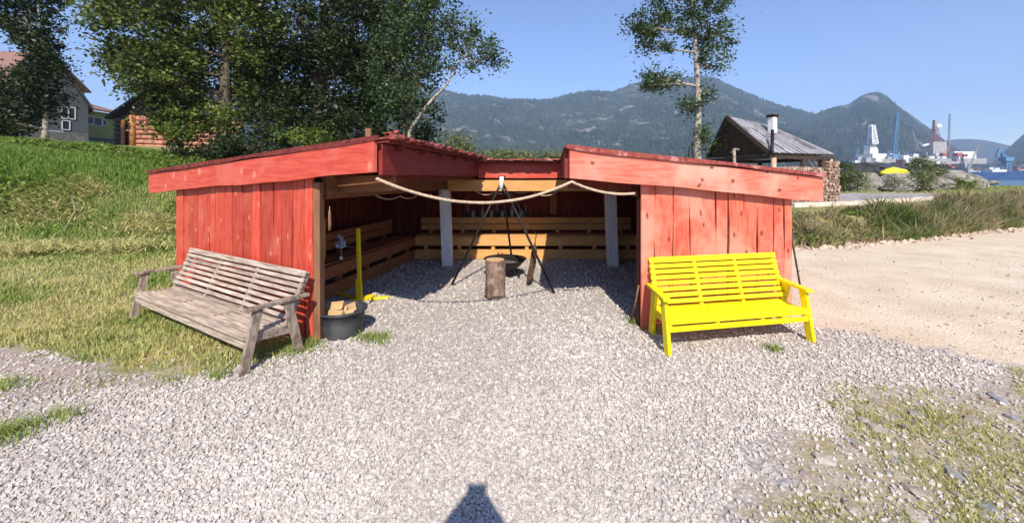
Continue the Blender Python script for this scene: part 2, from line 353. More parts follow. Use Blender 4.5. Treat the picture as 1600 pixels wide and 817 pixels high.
# ------------------------------------------------------------------ mountains
def hill_material(name, c1, c2, rockc, rock_t):
    m = mat(name, c1, c2, .05, rough=.95, bump=22, bscale=.05, c3=rockc, s3=.022, t3=rock_t, spec=.1, detail=12); return m
def mountains(name, prof, D0, D1, D2, m, lab, nu=700, nv=90, amp=.10, seed=0, ntree=60000):
    px = np.linspace(prof[0][0], prof[-1][0], nu); py = np.interp(px, [p[0] for p in prof], [p[1] for p in prof])
    k = np.ones(7) / 7; py = np.convolve(np.pad(py, 3, mode='edge'), k, 'valid')
    v = np.concatenate([np.linspace(0, 1, nv), np.linspace(1, 2, 14)[1:]])
    PX, Vv = np.meshgrid(px, v); PY = np.repeat(py[None], len(v), 0)
    D = np.where(Vv <= 1, D0 + (D1 - D0) * Vv, D1 + (D2 - D1) * (Vv - 1))
    X = (PX - CX) / F * D
    Hr = (HY - PY) / F * D1
    a = np.where(Vv <= 1, Vv ** 1.25, (2 - Vv) ** .9)
    nz = fbm(X, D, 260, 6, seed) - .5
    rid = 1 - np.abs(fbm(X, D, 420, 5, seed + 3) * 2 - 1)
    z = Hr * a * (1 + .0 * nz) + Hr * amp * 3.0 * (nz + .9 * (rid - .7)) * np.sin(np.clip(Vv, 0, 1) * np.pi) ** .8 + 3.5 * (fbm(X, D, 22, 3, seed + 8) - .5) * np.clip(a * 6, 0, 1) - 5 * (1 - np.clip(a * 8, 0, 1))
    z = z + EYE * a
    ix = np.arange(X.size).reshape(X.shape)
    fq = np.stack([ix[:-1, :-1], ix[:-1, 1:], ix[1:, 1:], ix[1:, :-1]], -1).reshape(-1, 4)
    o = mesh_np(name, np.stack([X, D, z], -1).reshape(-1, 3), fq, m, smooth=True)
    tag(o, lab, kind='structure')
    # forest of small conifers over the slope facing the fjord
    nf = ntree; fu = RNG.random(nf) * (X.shape[1] - 2); fv = (RNG.random(nf) ** .8) * (nv - 2); iu = fu.astype(int); iv = fv.astype(int); au, av = fu - iu, fv - iv
    def bil(A): return (A[iv, iu] * (1-au) + A[iv, iu+1] * au) * (1-av) + (A[iv+1, iu] * (1-au) + A[iv+1, iu+1] * au) * av
    bx, by, bz = bil(X), bil(D), bil(z); dn_ = fbm(bx, by, 120, 4, seed + 5); kp = (bz > 4) & (dn_ < .47 + .12 * RNG.random(nf)); bx, by, bz, dn_ = bx[kp], by[kp], bz[kp], dn_[kp]; m_ = len(bx)
    hh_ = RNG.uniform(5, 12, m_); rr = hh_ * RNG.uniform(.25, .5, m_); a0 = RNG.uniform(0, 6.28, m_); vv = []
    for q_ in range(3): vv.append(np.stack([bx + rr * np.cos(a0 + q_ * 2.094), by + rr * np.sin(a0 + q_ * 2.094), bz - 1], -1))
    vv.append(np.stack([bx, by, bz + hh_], -1)); vv = np.stack(vv, 1).reshape(-1, 3); b4 = 4 * np.arange(m_)[:, None]
    ff = np.concatenate([b4 + np.array([[0, 1, 3]]), b4 + np.array([[1, 2, 3]]), b4 + np.array([[2, 0, 3]])])
    fo = mesh_np('forest', vv, ff, M['forest'], attrs={'rnd': np.repeat(np.clip(RNG.random(m_) * .7 + (dn_ - .3), 0, 1), 4)}); tag(fo, 'forest covering the slopes of the ' + name.replace('_', ' '), kind='stuff')
    return o
M['forest'] = mat('forest_trees', (.012, .022, .010), (.055, .075, .035), attr='rnd', rough=.9, spec=.1)
M['hill'] = hill_material('forested_hillside', (.016, .028, .014), (.075, .088, .048), (.26, .245, .215), (.55, .66))
M['hill2'] = hill_material('bare_hill', (.045, .06, .045), (.08, .09, .07), (.10, .10, .09), (.55, .7))
mountains('mountains', [(-300, 240), (100, 215), (250, 200), (420, 190), (560, 165), (630, 132), (652, 127), (668, 134), (700, 144), (730, 152), (760, 151), (790, 155), (830, 156), (862, 156), (890, 147), (930, 143), (955, 145), (985, 132), (1015, 124), (1060, 123), (1095, 118), (1112, 119), (1150, 137), (1200, 159), (1240, 171), (1275, 178), (1330, 205), (1420, 240), (1500, 270)],
          520, 1500, 1900, M['hill'], 'long dark forested ridge behind the red shelter with pale rock patches')
mountains('mountain_peak', [(1180, 262), (1230, 205), (1270, 180), (1300, 168), (1325, 163), (1345, 150), (1358, 145), (1372, 145), (1386, 152), (1405, 168), (1425, 180), (1440, 192), (1460, 206), (1480, 222), (1510, 240), (1540, 256), (1580, 274)],
          620, 1250, 1600, M['hill'], 'pointed dark green mountain rising behind the offshore rigs', 300, 80, .10, 21, 26000)
mountains('distant_hills', [(1380, 262), (1440, 235), (1480, 219), (1510, 217), (1540, 219), (1570, 226), (1620, 236), (1700, 250)],
          1500, 2000, 2200, M['hill2'], 'low pale blue hills at the end of the fjord', 160, 30, .05, 40, 10)
mountains('headland', [(1500, 274), (1545, 262), (1570, 236), (1600, 209), (1640, 180), (1720, 140), (1900, 120), (2300, 130)],
          700, 1300, 1600, M['hill'], 'dark headland closing the fjord at the picture edge', 260, 60, .09, 55, 12000)

# air
hm = bpy.data.materials.new('haze_air'); hm.use_nodes = True; hn = hm.node_tree.nodes
hn.remove(hn['Principled BSDF']); pv = hn.new('ShaderNodeVolumePrincipled')
pv.inputs['Color'].default_value = (.50, .68, 1.0, 1); pv.inputs['Density'].default_value = .00034; pv.inputs['Anisotropy'].default_value = 0
hm.node_tree.links.new(pv.outputs[0], hn['Material Output'].inputs['Volume'])
hz = MB().cube((0, 0, 245), 4900, 4900, 510).build('haze', hm)
tag(hz, 'thin blue air over the fjord and mountains', kind='stuff')

# ------------------------------------------------------------------ shelter
sh = empty('open_shelter', (0, 5, 0)); SHP = sh
tag(sh, 'red U-shaped open wooden shelter with low sloping roofs and benches inside', 'shelter')
def part(mb, name, m, parent=None, **k):
    o = mb.build(name, m, None, **k); p = parent or sh
    o.parent = p; o.matrix_parent_inverse = Matrix.Translation(-Vector(p.get('_o', (0, 0, 0)))); return o
sh['_o'] = (0, 5, 0)
def V2(a, z): return Vector((a[0], a[1], z))
def lerp(a, b, t): return a + (b - a) * t
def planks(mb, a, b, z0, za, zb, wmin, wmax, th=.022, wav=.008, lap=True):
    """upright boards with wavy edges from plan point a to b; top goes from za to zb"""
    a = Vector((a[0], a[1])); b = Vector((b[0], b[1])); L = (b - a).length; d = (b - a) / L; nrm = Vector((d.y, -d.x))
    s = 0; i = 0
    while s < L - .02:
        wd = random.uniform(wmin, wmax); e = min(s + wd, L)
        if L - e < wmin * .6: e = L
        off = random.uniform(-.006, .006)
        n = 9; n0 = len(mb.v); ex = -random.uniform(.003, .009)
        ph = [random.uniform(0, 6) for _ in range(4)]
        for k in range(n):
            u = k / (n - 1)
            w0 = s - (ex if s > .01 else 0) + wav * (math.sin(u * 5 + ph[0]) + .6 * math.sin(u * 13 + ph[1])) * (s > .01)
            w1 = e + (ex if e < L else 0) + wav * (math.sin(u * 6 + ph[2]) + .6 * math.sin(u * 11 + ph[3])) * (e < L)
            for ww in (w0, w1):
                z = z0 + u * (lerp(za, zb, ww / L) - z0)
                for o_ in (off, off + th):
                    p = a + d * ww + nrm * o_; mb.v.append(Vector((p.x, p.y, z)))
        for k in range(n - 1):
            c = n0 + k * 4; e_ = c + 4
            for (q0, q1) in ((0, 1), (1, 3), (3, 2), (2, 0)): mb.f.append((c+q0, c+q1, e_+q1, e_+q0))
        mb.f += [(n0, n0+1, n0+3, n0+2), (n0+(n-1)*4, n0+(n-1)*4+1, n0+(n-1)*4+3, n0+(n-1)*4+2)]
        s = e; i += 1
    return mb
def fascia(mb, A, B, h, th=.035, wav=.008, n=60):
    """long board under the line A-B (its top edge), waney bottom edge"""
    A = Vector(A); B = Vector(B); d = (B - A); hd = Vector((d.x, d.y, 0)).normalized(); nrm = Vector((hd.y, -hd.x, 0)); n0 = len(mb.v)
    p1, p2 = random.uniform(0, 6), random.uniform(0, 6)
    for i in range(n + 1):
        t = i / n; p = A + d * t; s = t * d.length
        zb = -h + wav * (math.sin(s * 2.3 + p1) + .5 * math.sin(s * 6.1 + p2)); zt = wav * .3 * math.sin(s * 3 + p2)
        for o_ in (0, th):
            mb.v.append(p + nrm * o_ + Vector((0, 0, zt))); mb.v.append(p + nrm * o_ + Vector((0, 0, zb)))
    for i in range(n):
        c = n0 + 4 * i; e = c + 4
        for (q0, q1) in ((0, 1), (1, 3), (3, 2), (2, 0)): mb.f.append((c+q0, c+q1, e+q1, e+q0))
    mb.f += [(n0, n0+1, n0+3, n0+2), (n0+4*n, n0+4*n+1, n0+4*n+3, n0+4*n+2)]
    return mb
# plan
LW0 = Vector((-1.98, 3.84)); LW1 = Vector((-4.60, 5.30)); ld = (LW1 - LW0).normalized()
RW0 = Vector((1.40, 4.18)); RW1 = Vector((3.30, 4.56)); rd = (RW1 - RW0).normalized()
LA = Vector((-1.16, 3.30)); LB = Vector((-5.22, 5.565))          # left roof front edge: inner, outer
RA = Vector((.575, 3.90)); RB = Vector((3.66, 4.56))
LC = Vector((-.63, 6.90)); RC = Vector((.92, 6.90))              # where the wings meet the back roof
ZI, ZOL, ZOR = 1.955, 1.695, 1.645
ZIR = 1.925
# front walls
part(planks(MB(), LW1, LW0, -.05, 1.50, 1.66, .12, .27, wav=.010), 'front_wall', M['red_v'])  #L
part(planks(MB(), RW0, RW1, -.05, 1.62, 1.46, .12, .23, wav=.007), 'front_wall', M['red_v2'])
for (a_, b_, za_, zb_) in ((LW1, LW0, 1.50, 1.64), (RW0, RW1, 1.60, 1.45)):  # dark sheets added behind the boards so the gaps read as dark lines
    dd_ = (b_ - a_).normalized(); n_ = Vector((-dd_.y, dd_.x)) * .05; a2, b2 = a_ + n_, b_ + n_
    part(MB().poly([V2(a2, -.02), V2(b2, -.02), V2(b2, zb_), V2(a2, za_)], (n_.x * .2, n_.y * .2, 0)), 'wall_backing', M['tar'])
# outer side walls
ldir = Vector((.13, .99)); LW2 = LW1 + ldir * 4.6; RW2 = RW1 + Vector((.10, .995)) * 4.9
part(planks(MB(), LW2, LW1, -.05, 1.66, 1.66, .14, .26), 'side_wall', M['red_v'])
part(planks(MB(), RW1, RW2, -.05, 1.60, 1.60, .14, .26), 'side_wall', M['red_v2'])
LI0 = Vector((-3.25, 4.75)); LI1 = Vector((-2.78, 8.38)); RI0 = Vector((2.72, 4.62)); RI1 = Vector((3.12, 8.38))
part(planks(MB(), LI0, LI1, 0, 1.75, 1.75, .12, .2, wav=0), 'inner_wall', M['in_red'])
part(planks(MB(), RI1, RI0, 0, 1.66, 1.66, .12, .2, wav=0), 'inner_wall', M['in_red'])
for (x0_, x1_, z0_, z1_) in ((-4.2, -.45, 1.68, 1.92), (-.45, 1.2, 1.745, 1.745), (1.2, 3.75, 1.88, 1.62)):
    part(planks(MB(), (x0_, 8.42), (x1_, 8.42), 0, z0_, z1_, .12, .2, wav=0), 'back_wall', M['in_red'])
    part(MB().poly([(x0_, 8.47, -.02), (x1_, 8.47, -.02), (x1_, 8.47, z1_), (x0_, 8.47, z0_)], (0, .02, 0)), 'wall_backing', M['tar'])  # added dark sheet closing the gaps of the back wall
# posts
c = V2(LW0 + Vector((.040, .03)), 0)
part(MB().box(c + Vector((0, 0, -.05)), c + Vector((-.01, 0, 1.60)), .065, .10, (0, 1, 0), .003), 'corner_post', M['post'], bevel=.006)
c = V2(RW0 + Vector((.045, .10)), 0)
part(MB().box(c + Vector((0, 0, -.05)), c + Vector((0, 0, 1.42)), .09, .10, (0, 1, 0)), 'corner_post', M['in_red'], bevel=.006)
for X in (-1.22, 1.86):
    part(MB().box((X + .02, 7.18, -.05), (X - .03, 7.16, 1.42), .19, .17, (0, 1, 0)), 'white_post', M['white'], bevel=.008)
# beams along the inner sides and across the back
part(MB().box((-1.93, 3.95, 1.55), (-1.22, 7.2, 1.55), .07, .25), 'beam', M['beam'], bevel=.005)
part(MB().box((1.46, 4.28, 1.53), (1.86, 7.2, 1.53), .07, .22), 'beam', M['beam'], bevel=.005)
part(MB().box((-1.17, 7.00, 1.50), (1.80, 7.00, 1.50), .06, .205), 'beam', M['pine'], bevel=.005)
# header under the front of the left wing and of the right wing
part(MB().box(V2(LW1 + Vector((.2, .30)), 1.42), V2(LA + Vector((.02, .42)), 1.60), .05, .16), 'beam', M['beam'])
part(MB().box(V2(LA + Vector((-.05, .35)), 1.75), V2(LC + Vector((-.06, .1)), 1.75), .04, .28), 'beam', M['in_red'])
part(MB().box(V2(RA + Vector((.06, .34)), 1.60), V2(RW1 + Vector((-.1, .32)), 1.44), .05, .14), 'beam', M['in_red'])
# fascias
FH = .285
part(fascia(MB(), V2(LB, ZOL), V2(LA, ZI), FH - .02), 'front_fascia', M['red_h'])
part(fascia(MB(), V2(RA, ZIR), V2(RB, ZOR), FH - .005, wav=.007), 'front_fascia', M['red_h2'])
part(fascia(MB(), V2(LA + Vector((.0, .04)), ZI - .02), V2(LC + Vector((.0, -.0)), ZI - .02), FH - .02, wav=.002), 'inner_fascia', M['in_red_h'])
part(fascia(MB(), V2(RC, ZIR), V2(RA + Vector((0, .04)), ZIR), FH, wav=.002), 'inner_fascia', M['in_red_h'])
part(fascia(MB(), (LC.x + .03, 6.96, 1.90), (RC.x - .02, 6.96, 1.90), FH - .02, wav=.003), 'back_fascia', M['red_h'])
# roofs: boards, then ragged felt on top
def roof(pts, ov):
    P = [Vector(p) for p in pts]
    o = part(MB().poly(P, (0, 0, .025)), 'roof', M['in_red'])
    mb = MB(); c = sum(P, Vector()) / 4; n0 = None
    top = []
    for i in range(4):
        a = P[i]; b = P[(i+1) % 4]; L = (b - a).length; k = int(L / .07)
        for j in range(k):
            p = a.lerp(b, j / k); out = (p - c); out.z = 0; out.normalize()
            top.append(p + out * (ov + random.uniform(-.012, .014)) + Vector((0, 0, .030 + random.uniform(-.004, .008))))
    n = len(top); mb.v += top + [p + Vector((0, 0, .016)) for p in top]
    mb.v += [c + Vector((0, 0, .03)), c + Vector((0, 0, .05))]
    for i in range(n):
        j = (i+1) % n; mb.f += [(i, j, n+j, n+i), (j, i, 2*n), (n+i, n+j, 2*n+1)]
    f = part(mb, 'roofing_felt', M['roof_red'], o); return o
LB2 = LB + ldir * 5.4; LE = LC + ldir * 2.5
roof([V2(LA + Vector((.10, 0)), ZI - .003), V2(LE + Vector((.12, 0)), ZI - .003), V2(LB2, ZOL), V2(LB, ZOL)], .03)
RB2 = RB + Vector((.1, .995)) * 5.3; RE = RC + Vector((.12, .99)) * 2.3
roof([V2(RA - Vector((.03, 0)), ZIR), V2(RB, ZOR), V2(RB2, ZOR), V2(RE - Vector((.03, 0)), ZIR)], .03)
roof([(-.60, 6.74, 1.908), (.90, 6.74, 1.908), (1.3, 9.2, 1.72), (-.2, 9.2, 1.72)], .02)
# curled tile-like flaps along the left inner edge and the back edge
def flaps(mb, a, b, n, s):
    a = Vector(a); b = Vector(b); d = (b - a).normalized(); L = (b - a).length / n; side = Vector((d.y, -d.x, 0)).normalized()
    for i in range(n):
        for lay in range(2):
            p = a.lerp(b, (i + .5 + random.uniform(-.3, .3)) / n) + Vector((random.uniform(-.02, .02), random.uniform(-.015, .015), lay * .014 + random.uniform(-.004, .012)))
            tl = Vector((random.uniform(-.3, .3), random.uniform(-.3, .3), 1)).normalized(); h_ = L * random.uniform(.35, .62)
            mb.box(p - d * h_ + Vector((0, 0, random.uniform(-.006, .010))), p + d * h_ + Vector((0, 0, random.uniform(-.006, .010))), s * random.uniform(.6, 1.4), random.uniform(.010, .022), tl, .004)
mb = MB(); flaps(mb, (LA.x + .14, LA.y - .02, ZI + .035), (LC.x + .15, LC.y, ZI + .035), 38, .07); part(mb, 'felt_edge', M['roof_red'])
mb = MB(); flaps(mb, (LA.x + .06, LA.y + .02, ZI + .045), (LA.x + .16, LA.y + .06, ZI + .065), 3, .07); part(mb, 'felt_edge', M['roof_red'])
mb = MB(); flaps(mb, (-.55, 6.71, 1.945), (.85, 6.71, 1.945), 12, .05); part(mb, 'felt_edge', M['roof_red'])
f_ = MB(); fascia(f_, V2(LB, ZOL + .052) + Vector((-.02, -.04, 0)), V2(LA, ZI + .052) + Vector((.03, -.04, 0)), .045, .02, .006, 90); part(f_, 'felt_edge', M['felt_dk'])
f_ = MB(); fascia(f_, V2(RA, ZIR + .052) + Vector((-.03, -.045, 0)), V2(RB, ZOR + .052) + Vector((.02, -.045, 0)), .045, .02, .009, 90); part(f_, 'felt_edge', M['roof_red'])
# purlins under the left overhang
for i in range(6):
    p = V2(LA, 1.90).lerp(V2(LC, 1.90), (i + .5) / 6); part(MB().box(p + Vector((-.5, .1, -.02)), p + Vector((.10, -.01, .015)), .05, .04), 'rafter', M['in_red'])
# built in benches
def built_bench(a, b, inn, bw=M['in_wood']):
    """a-b is the seat front in plan, inn = unit vector towards the wall"""
    a = Vector((*a, 0)); b = Vector((*b, 0)); inn = Vector((*inn, 0)); d = (b - a).normalized()
    e = empty('built_in_bench', (0, 0, 0)); e.parent = sh; e.matrix_parent_inverse = Matrix.Translation(-Vector((0, 5, 0))); e['_o'] = (0, 0, 0)
    z = lambda v, h: v + Vector((0, 0, h))
    mb = MB()
    mb.box(z(a, .355) , z(b, .355), .035, .165)
    for k in range(3): mb.box(z(a + inn * (.10 + k * .13), .45), z(b + inn * (.10 + k * .13), .45), .12, .03)
    part(mb, 'seat', bw, e)
    part(MB().box(z(a, .10), z(b, .10), .03, .19), 'footboard', bw, e)
    mb = MB()
    w = inn * .50
    mb.box(z(a + w, .725), z(b + w, .725), .03, .125); mb.box(z(a + w, .585), z(b + w, .585), .03, .12)
    part(mb, 'backrest', bw, e)
    n = int((b - a).length / .75)
    for i in range(n + 1):
        mb = MB(); p = a.lerp(b, (i + .3) / (n + .6)); mb.box(z(p + inn * .04, .02), z(p + inn * .04, .43), .07, .05, (0, 1, 0)); part(mb, 'leg', bw, e); mb = MB(); mb.box(z(p + inn * .54, .4), z(p + inn * .54, .775), .07, .04, (0, 1, 0))
        part(mb, 'bracket', bw, e)
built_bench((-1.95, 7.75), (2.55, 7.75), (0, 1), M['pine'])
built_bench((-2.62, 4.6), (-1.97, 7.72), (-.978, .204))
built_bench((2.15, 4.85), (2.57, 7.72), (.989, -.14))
part(MB().box((.9, 8.36, .85), (.9, 8.36, 1.6), .14, .05, (0, 1, 0)), 'wall_batten', M['in_wood'])

# ------------------------------------------------------------------ garden benches
def garden_bench(loc, rz, L, armh, seath, backh, depth, ms, mf, label, group=None, lean=.17, sk=0, gap=.72):
    t = empty('garden_bench', loc, rz); tag(t, label, 'bench')
    def P(x, y, z): return Vector((x + y * sk, y, z))
    def pt(mb, n, m, **k): o = mb.build(n, m, t, **k); return o
    for x in (.0, L):
        pt(MB().box(P(x, .0, 0), P(x, .115, armh - .012), .036, .075, (0, 1, 0)), 'leg', mf, bevel=.004)
        pt(MB().box(P(x, depth - .02, 0), P(x, depth - .13, armh - .012), .036, .075, (0, 1, 0)), 'leg', mf, bevel=.004)
        pt(MB().box(P(x, .02, armh), P(x, depth + .06, armh + .0), .075, .03), 'armrest', mf, bevel=.006)
    for i in range(4):
        mb = MB(); x = .035 + (L - .07) * i / 3
        mb.box(P(x, .03, seath - .055), P(x, depth - .03, seath - .095), .035, .075)
        mb.box(P(x, depth - .13, seath - .08), P(x, depth + lean - .045, backh - .01), .035, .05, (0, -1, .3))
        pt(mb, 'frame', mf, bevel=.003)
    n = 8; mb = MB()
    for i in range(n):
        y = .055 + (depth - .13) * i / (n - 1); z = seath - .022 - .022 * math.sin(math.pi * i / (n - 1)) - .014 * i / (n - 1)
        mb.box(P(.02, y, z), P(L - .02, y, z), (depth - .13) / (n - 1) * .66, .022)
    mb.box(P(.02, .022, seath - .040), P(L - .02, .022, seath - .040), .024, .044)
    mb.box(P(.02, .030, seath - .112), P(L - .02, .030, seath - .112), .022, .048)
    pt(mb, 'seat', ms, bevel=.003)
    n = 8; mb = MB(); y0, z0 = depth - .125, seath + .030; y1, z1 = depth + lean - .085, backh - .02
    up = Vector((0, y1 - y0, z1 - z0)).normalized()
    for i in range(n):
        f_ = i / (n - 1); bow = .018 * math.sin(math.pi * f_)
        mb.box(P(.0, lerp(y0, y1, f_) + bow, lerp(z0, z1, f_)), P(L, lerp(y0, y1, f_) + bow, lerp(z0, z1, f_)), .02, (z1 - z0) / (n - 1) * gap, up)
    mb.box(P(0, y1 + .02, z1 + .022), P(L, y1 + .02, z1 + .022), .045, .02, up)
    pt(mb, 'backrest', ms, bevel=.003)
    return t
a = gnd(207, 500); b = gnd(380, 586); v = b - a
garden_bench(a, math.atan2(v.y, v.x), v.length, .53, .335, .735, .50, M['pink_wood'], M['grey_wood'], 'long weathered grey slatted wooden bench on the grass before the red wall', lean=.12)
a = gnd(1044, 555); b = gnd(1268, 534); v = b - a
garden_bench(a, math.atan2(v.y, v.x), v.length, .50, .335, .765, .50, M['yellow'], M['yellow'], 'bright yellow painted slatted bench on the gravel', lean=.15, sk=.24, gap=.80)

# ------------------------------------------------------------------ fire place
tp = empty('cooking_tripod', (0, 6, 0)); tag(tp, 'tall black iron tripod standing over the fire pan', 'tripod')
apex = at(784, 284, 6.0)
def under(mb, n, m, p, base, **k):
    for i, v_ in enumerate(mb.v): mb.v[i] = Vector(v_) - Vector(base)
    return mb.build(n, m, p, **k)
for f_, k in ((gnd(705, 447), (0, 0)), (gnd(866, 458), (0, 0)), (Vector((.02, 6.95, 0)), (0, 0))):
    d = (apex - f_).normalized(); under(MB().tube([f_, apex + d * .10], .018, 8), 'leg', M['black'], tp, (0, 6, 0), smooth=True)
under(MB().tube([apex + Vector((-.01, -.05, -.12)), apex + Vector((.0, -.05, .08))], .035, 8), 'leg_clamp', M['white'], tp, (0, 6, 0), smooth=True)
def chain(mb, p, q, n):
    for i in range(n):
        a_ = Vector(p).lerp(Vector(q), i / n); b_ = Vector(p).lerp(Vector(q), (i + .8) / n); o_ = Vector((.008, 0, 0)) if i % 2 else Vector((0, .008, 0))
        mb.tube([a_ - o_, b_ - o_], .003, 5); mb.tube([a_ + o_, b_ + o_], .003, 5)
mb = MB(); chain(mb, apex + Vector((.05, -.03, -.05)), at(838, 366, 5.8), 26); under(mb, 'chain', M['black'], tp, (0, 6, 0))
# hanging paddle-like iron
hp = at(838, 366, 5.8)
pan = empty('hanging_paddle', hp); tag(pan, 'dark brown paddle hanging on a chain from the tripod', 'paddle')
mb = MB().tube([(0, 0, 0), (-.02, 0, -.14)], .007, 6); mb.build('handle', M['black'], pan)
mb = MB().tube([(-.02, 0, -.14), (-.03, 0, -.25), (-.055, .0, -.45), (-.10, 0, -.66), (-.135, 0, -.75)], [.012, .045, .05, .045, .014], 10)
for i, v_ in enumerate(mb.v): mb.v[i] = Vector((v_.x, v_.y * .25, v_.z))
mb.build('blade', M['rust'], pan, smooth=True)
# fire pan
fp = gnd(789, 437); fp.y += .15
fpn = empty('fire_pan', fp); tag(fpn, 'round black iron fire pan on short legs under the tripod', 'fire pan')
MB().lathe((0, 0, .30), [(.10, -.15), (.24, -.11), (.34, 0), (.355, .012), (.33, .0), (.23, -.09), (.05, -.12)], 32).build('bowl', M['black'], fpn, smooth=True)
MB().lathe((0, 0, 0), [(.22, .215), (.24, .225), (.2, .235)], 20).build('ash', mat('ash', (.2, .19, .18), (.08, .08, .08), 20), fpn)
for k in range(3):
    t = R(90 + 120 * k + 20); MB().tube([(.16 * math.cos(t), .16 * math.sin(t), .2), (.24 * math.cos(t), .24 * math.sin(t), 0)], .014, 8).build('leg', M['black'], fpn)
# chopping block
st = gnd(772.5, 469); st.y += .15
stp = empty('chopping_block', st); tag(stp, 'upright cut log with rough bark in front of the fire pan', 'log')
mb = MB(); k = 22; prof = [(0, -.01), (.05, .0), (.2, .0), (.35, .0), (.5, 0), (.525, 0)]
for z, _ in [(0, 0), (.03, 0), (.12, 0), (.22, 0), (.34, 0), (.44, 0), (.515, 0)]:
    for j in range(k):
        t = 2 * math.pi * j / k; r_ = .138 * (1 + .07 * math.sin(3 * t + z * 4) + .05 * mnoise.noise(Vector((math.cos(t) * 3, math.sin(t) * 3, z * 5))) + (.05 if z < .02 else 0))
        mb.v.append(Vector((r_ * math.cos(t), r_ * math.sin(t), z)))
for i in range(6):
    for j in range(k): mb.f.append((i*k+j, i*k+(j+1) % k, (i+1)*k+(j+1) % k, (i+1)*k+j))
mb.f.append(tuple(reversed(range(k)))); mb.build('bark', M['stump'], stp, smooth=True)
MB().lathe((0, 0, .505), [(.126, 0), (.128, .012), (.02, .014)], 22).build('cut_face', M['cutwood'], stp)

# ------------------------------------------------------------------ ropes
def sag(p, q, s, n=20):
    p = Vector(p); q = Vector(q); return [p.lerp(q, i / n) - Vector((0, 0, s * 4 * (i / n) * (1 - i / n))) for i in range(n + 1)]
def rope_mb(pts, r):
    mb = MB(); d = 0; P = [Vector(p) for p in pts]
    for k in range(3):
        out = []; d = 0
        for i in range(len(P) - 1):
            L = (P[i+1] - P[i]).length; m_ = max(1, int(L / (r * 1.1)))
            t = (P[i+1] - P[i]).normalized(); a_ = t.cross(Vector((0, 0, 1))).normalized(); b_ = a_.cross(t)
            for j in range(m_):
                an = d / (r * 5) * 2 * math.pi + k * 2.094; out.append(P[i].lerp(P[i+1], j / m_) + (a_ * math.cos(an) + b_ * math.sin(an)) * r * .5); d += L / m_
        mb.tube(out, r * .58, 6)
    return mb
pl = at(588, 279, 3.30); pr = at(893, 284, 3.88)
pts = sag(pl, pr, .21, 40) + sag(pr, at(994, 302, 4.08), .05, 14)[1:]
o = rope_mb(pts, .0150).build('thick_rope', M['rope'], smooth=True)
tag(o, 'thick pale rope sagging across the shelter opening between the front roof corners', 'rope')
def thin(ptl, label):
    mb = MB()
    for a_, b_, s_ in ptl: mb.tube(sag(a_, b_, s_, 12), .010, 6)
    tag(mb.build('thin_rope', M['rope'], smooth=True), label, 'rope')
thin([(at(580, 300, 5.0), at(625, 306, 5.6), .07), (at(625, 306, 5.6), at(655, 302, 6.2), .06), (at(672, 303, 6.6), at(690, 300, 7.0), .07)], 'thin rope looped under the beam of the wing beside the grass bank')
thin([(at(742, 297, 7.05), at(773, 300, 7.05), .07), (at(773, 300, 7.05), at(796, 297, 7.05), .05), (at(796, 297, 7.05), at(830, 297, 7.05), .05), (at(830, 297, 7.05), at(872, 298, 7.05), .10)], 'thin rope looped along the sunlit back beam')
# skewers hanging at the back
for i in range(13):
    x = 731 + i * 7.6 + random.uniform(-1, 1); e = at(x, 319, 8.34); ln = random.uniform(.26, .33)
    s_ = empty('roasting_iron', e); tag(s_, 'dark long-handled roasting iron hanging in a row on the back wall', 'roasting iron', 'roasting irons hanging on the back wall')
    MB().tube([(0, 0, 0), (0, 0, -ln * .6)], .010, 6).build('handle', M['black'] if i % 3 else M['rig_g'], s_)
    MB().box((0, 0, -ln * .45), (0, 0, -ln), .06, .012, (0, 1, 0)).build('blade', M['iron_g'] if i % 2 else M['black'], s_)

# ------------------------------------------------------------------ yellow stand, decoration, tub, tools
ys = gnd(566, 470); yst = empty('yellow_stand', ys); tag(yst, 'yellow painted wooden pole stand with crossed feet beside the tub', 'stand')
hgt = EYE - (357 - HY) / F * ys.y
MB().box((-.03, 0, 0), (-.055, 0, hgt), .045, .045, (0, 1, 0)).build('pole', M['yellow2'], yst, bevel=.004)
MB().box((-.03, -.02, .0), (-.04, -.02, .30), .075, .04, (0, 1, 0)).build('pole_sleeve', M['yellow2'], yst, bevel=.004)
MB().box((-.12, -.14, .025), (.10, .14, .025), .06, .05).build('foot', M['yellow2'], yst, bevel=.004)
MB().box((-.95, .55, .025), (-.06, .03, .025), .04, .035).build('base_rail', M['yellow2'], yst, bevel=.004)
MB().box((.10, .02, .02), (.32, .10, .02), .04, .03).build('base_rail', M['yellow2'], yst, bevel=.004)
MB().box((-.72, .42, 0), (-.72, .42, 1.05), .04, .04, (0, 1, 0)).build('pole', M['yellow2'], yst, bevel=.004)
MB().tube([(-.05, 0, .72), (-.27, -.02, .725)], .006, 6).build('peg', M['grey_wood'], yst)
dz = at(533, 381, ys.y - .03); de = empty('flower_decoration', dz); tag(de, 'small blue and white flower bunch on a peg of the yellow stand', 'decoration')
mb = MB()
for i in range(26):
    a_ = Vector((random.gauss(0, .028), random.gauss(0, .02), random.gauss(0, .045))); mb.cube(a_, .03, .022, .028, random.random() * 3)
mb.build('petals', M['flower'], de)
MB().tube([(0, 0, -.05), (0, 0, -.17)], .004, 5).build('string', M['flower'], de)
MB().cube((0, 0, -.185), .035, .03, .035, .5).build('tassel', M['white'], de)
tb = gnd(535, 530); tb.y += .15; tb.x = (535 - CX) / F * tb.y
tub = empty('black_tub', tb); tag(tub, 'black rubber tub on the gravel beside the raw corner post', 'tub')
MB().lathe((0, 0, 0), [(.01, .0), (.185, 0), (.20, .02), (.215, .14), (.228, .245), (.25, .25), (.25, .27), (.222, .27), (.205, .15), (.185, .03), (.02, .028)], 36).build('bucket', M['plastic'], tub, smooth=True)
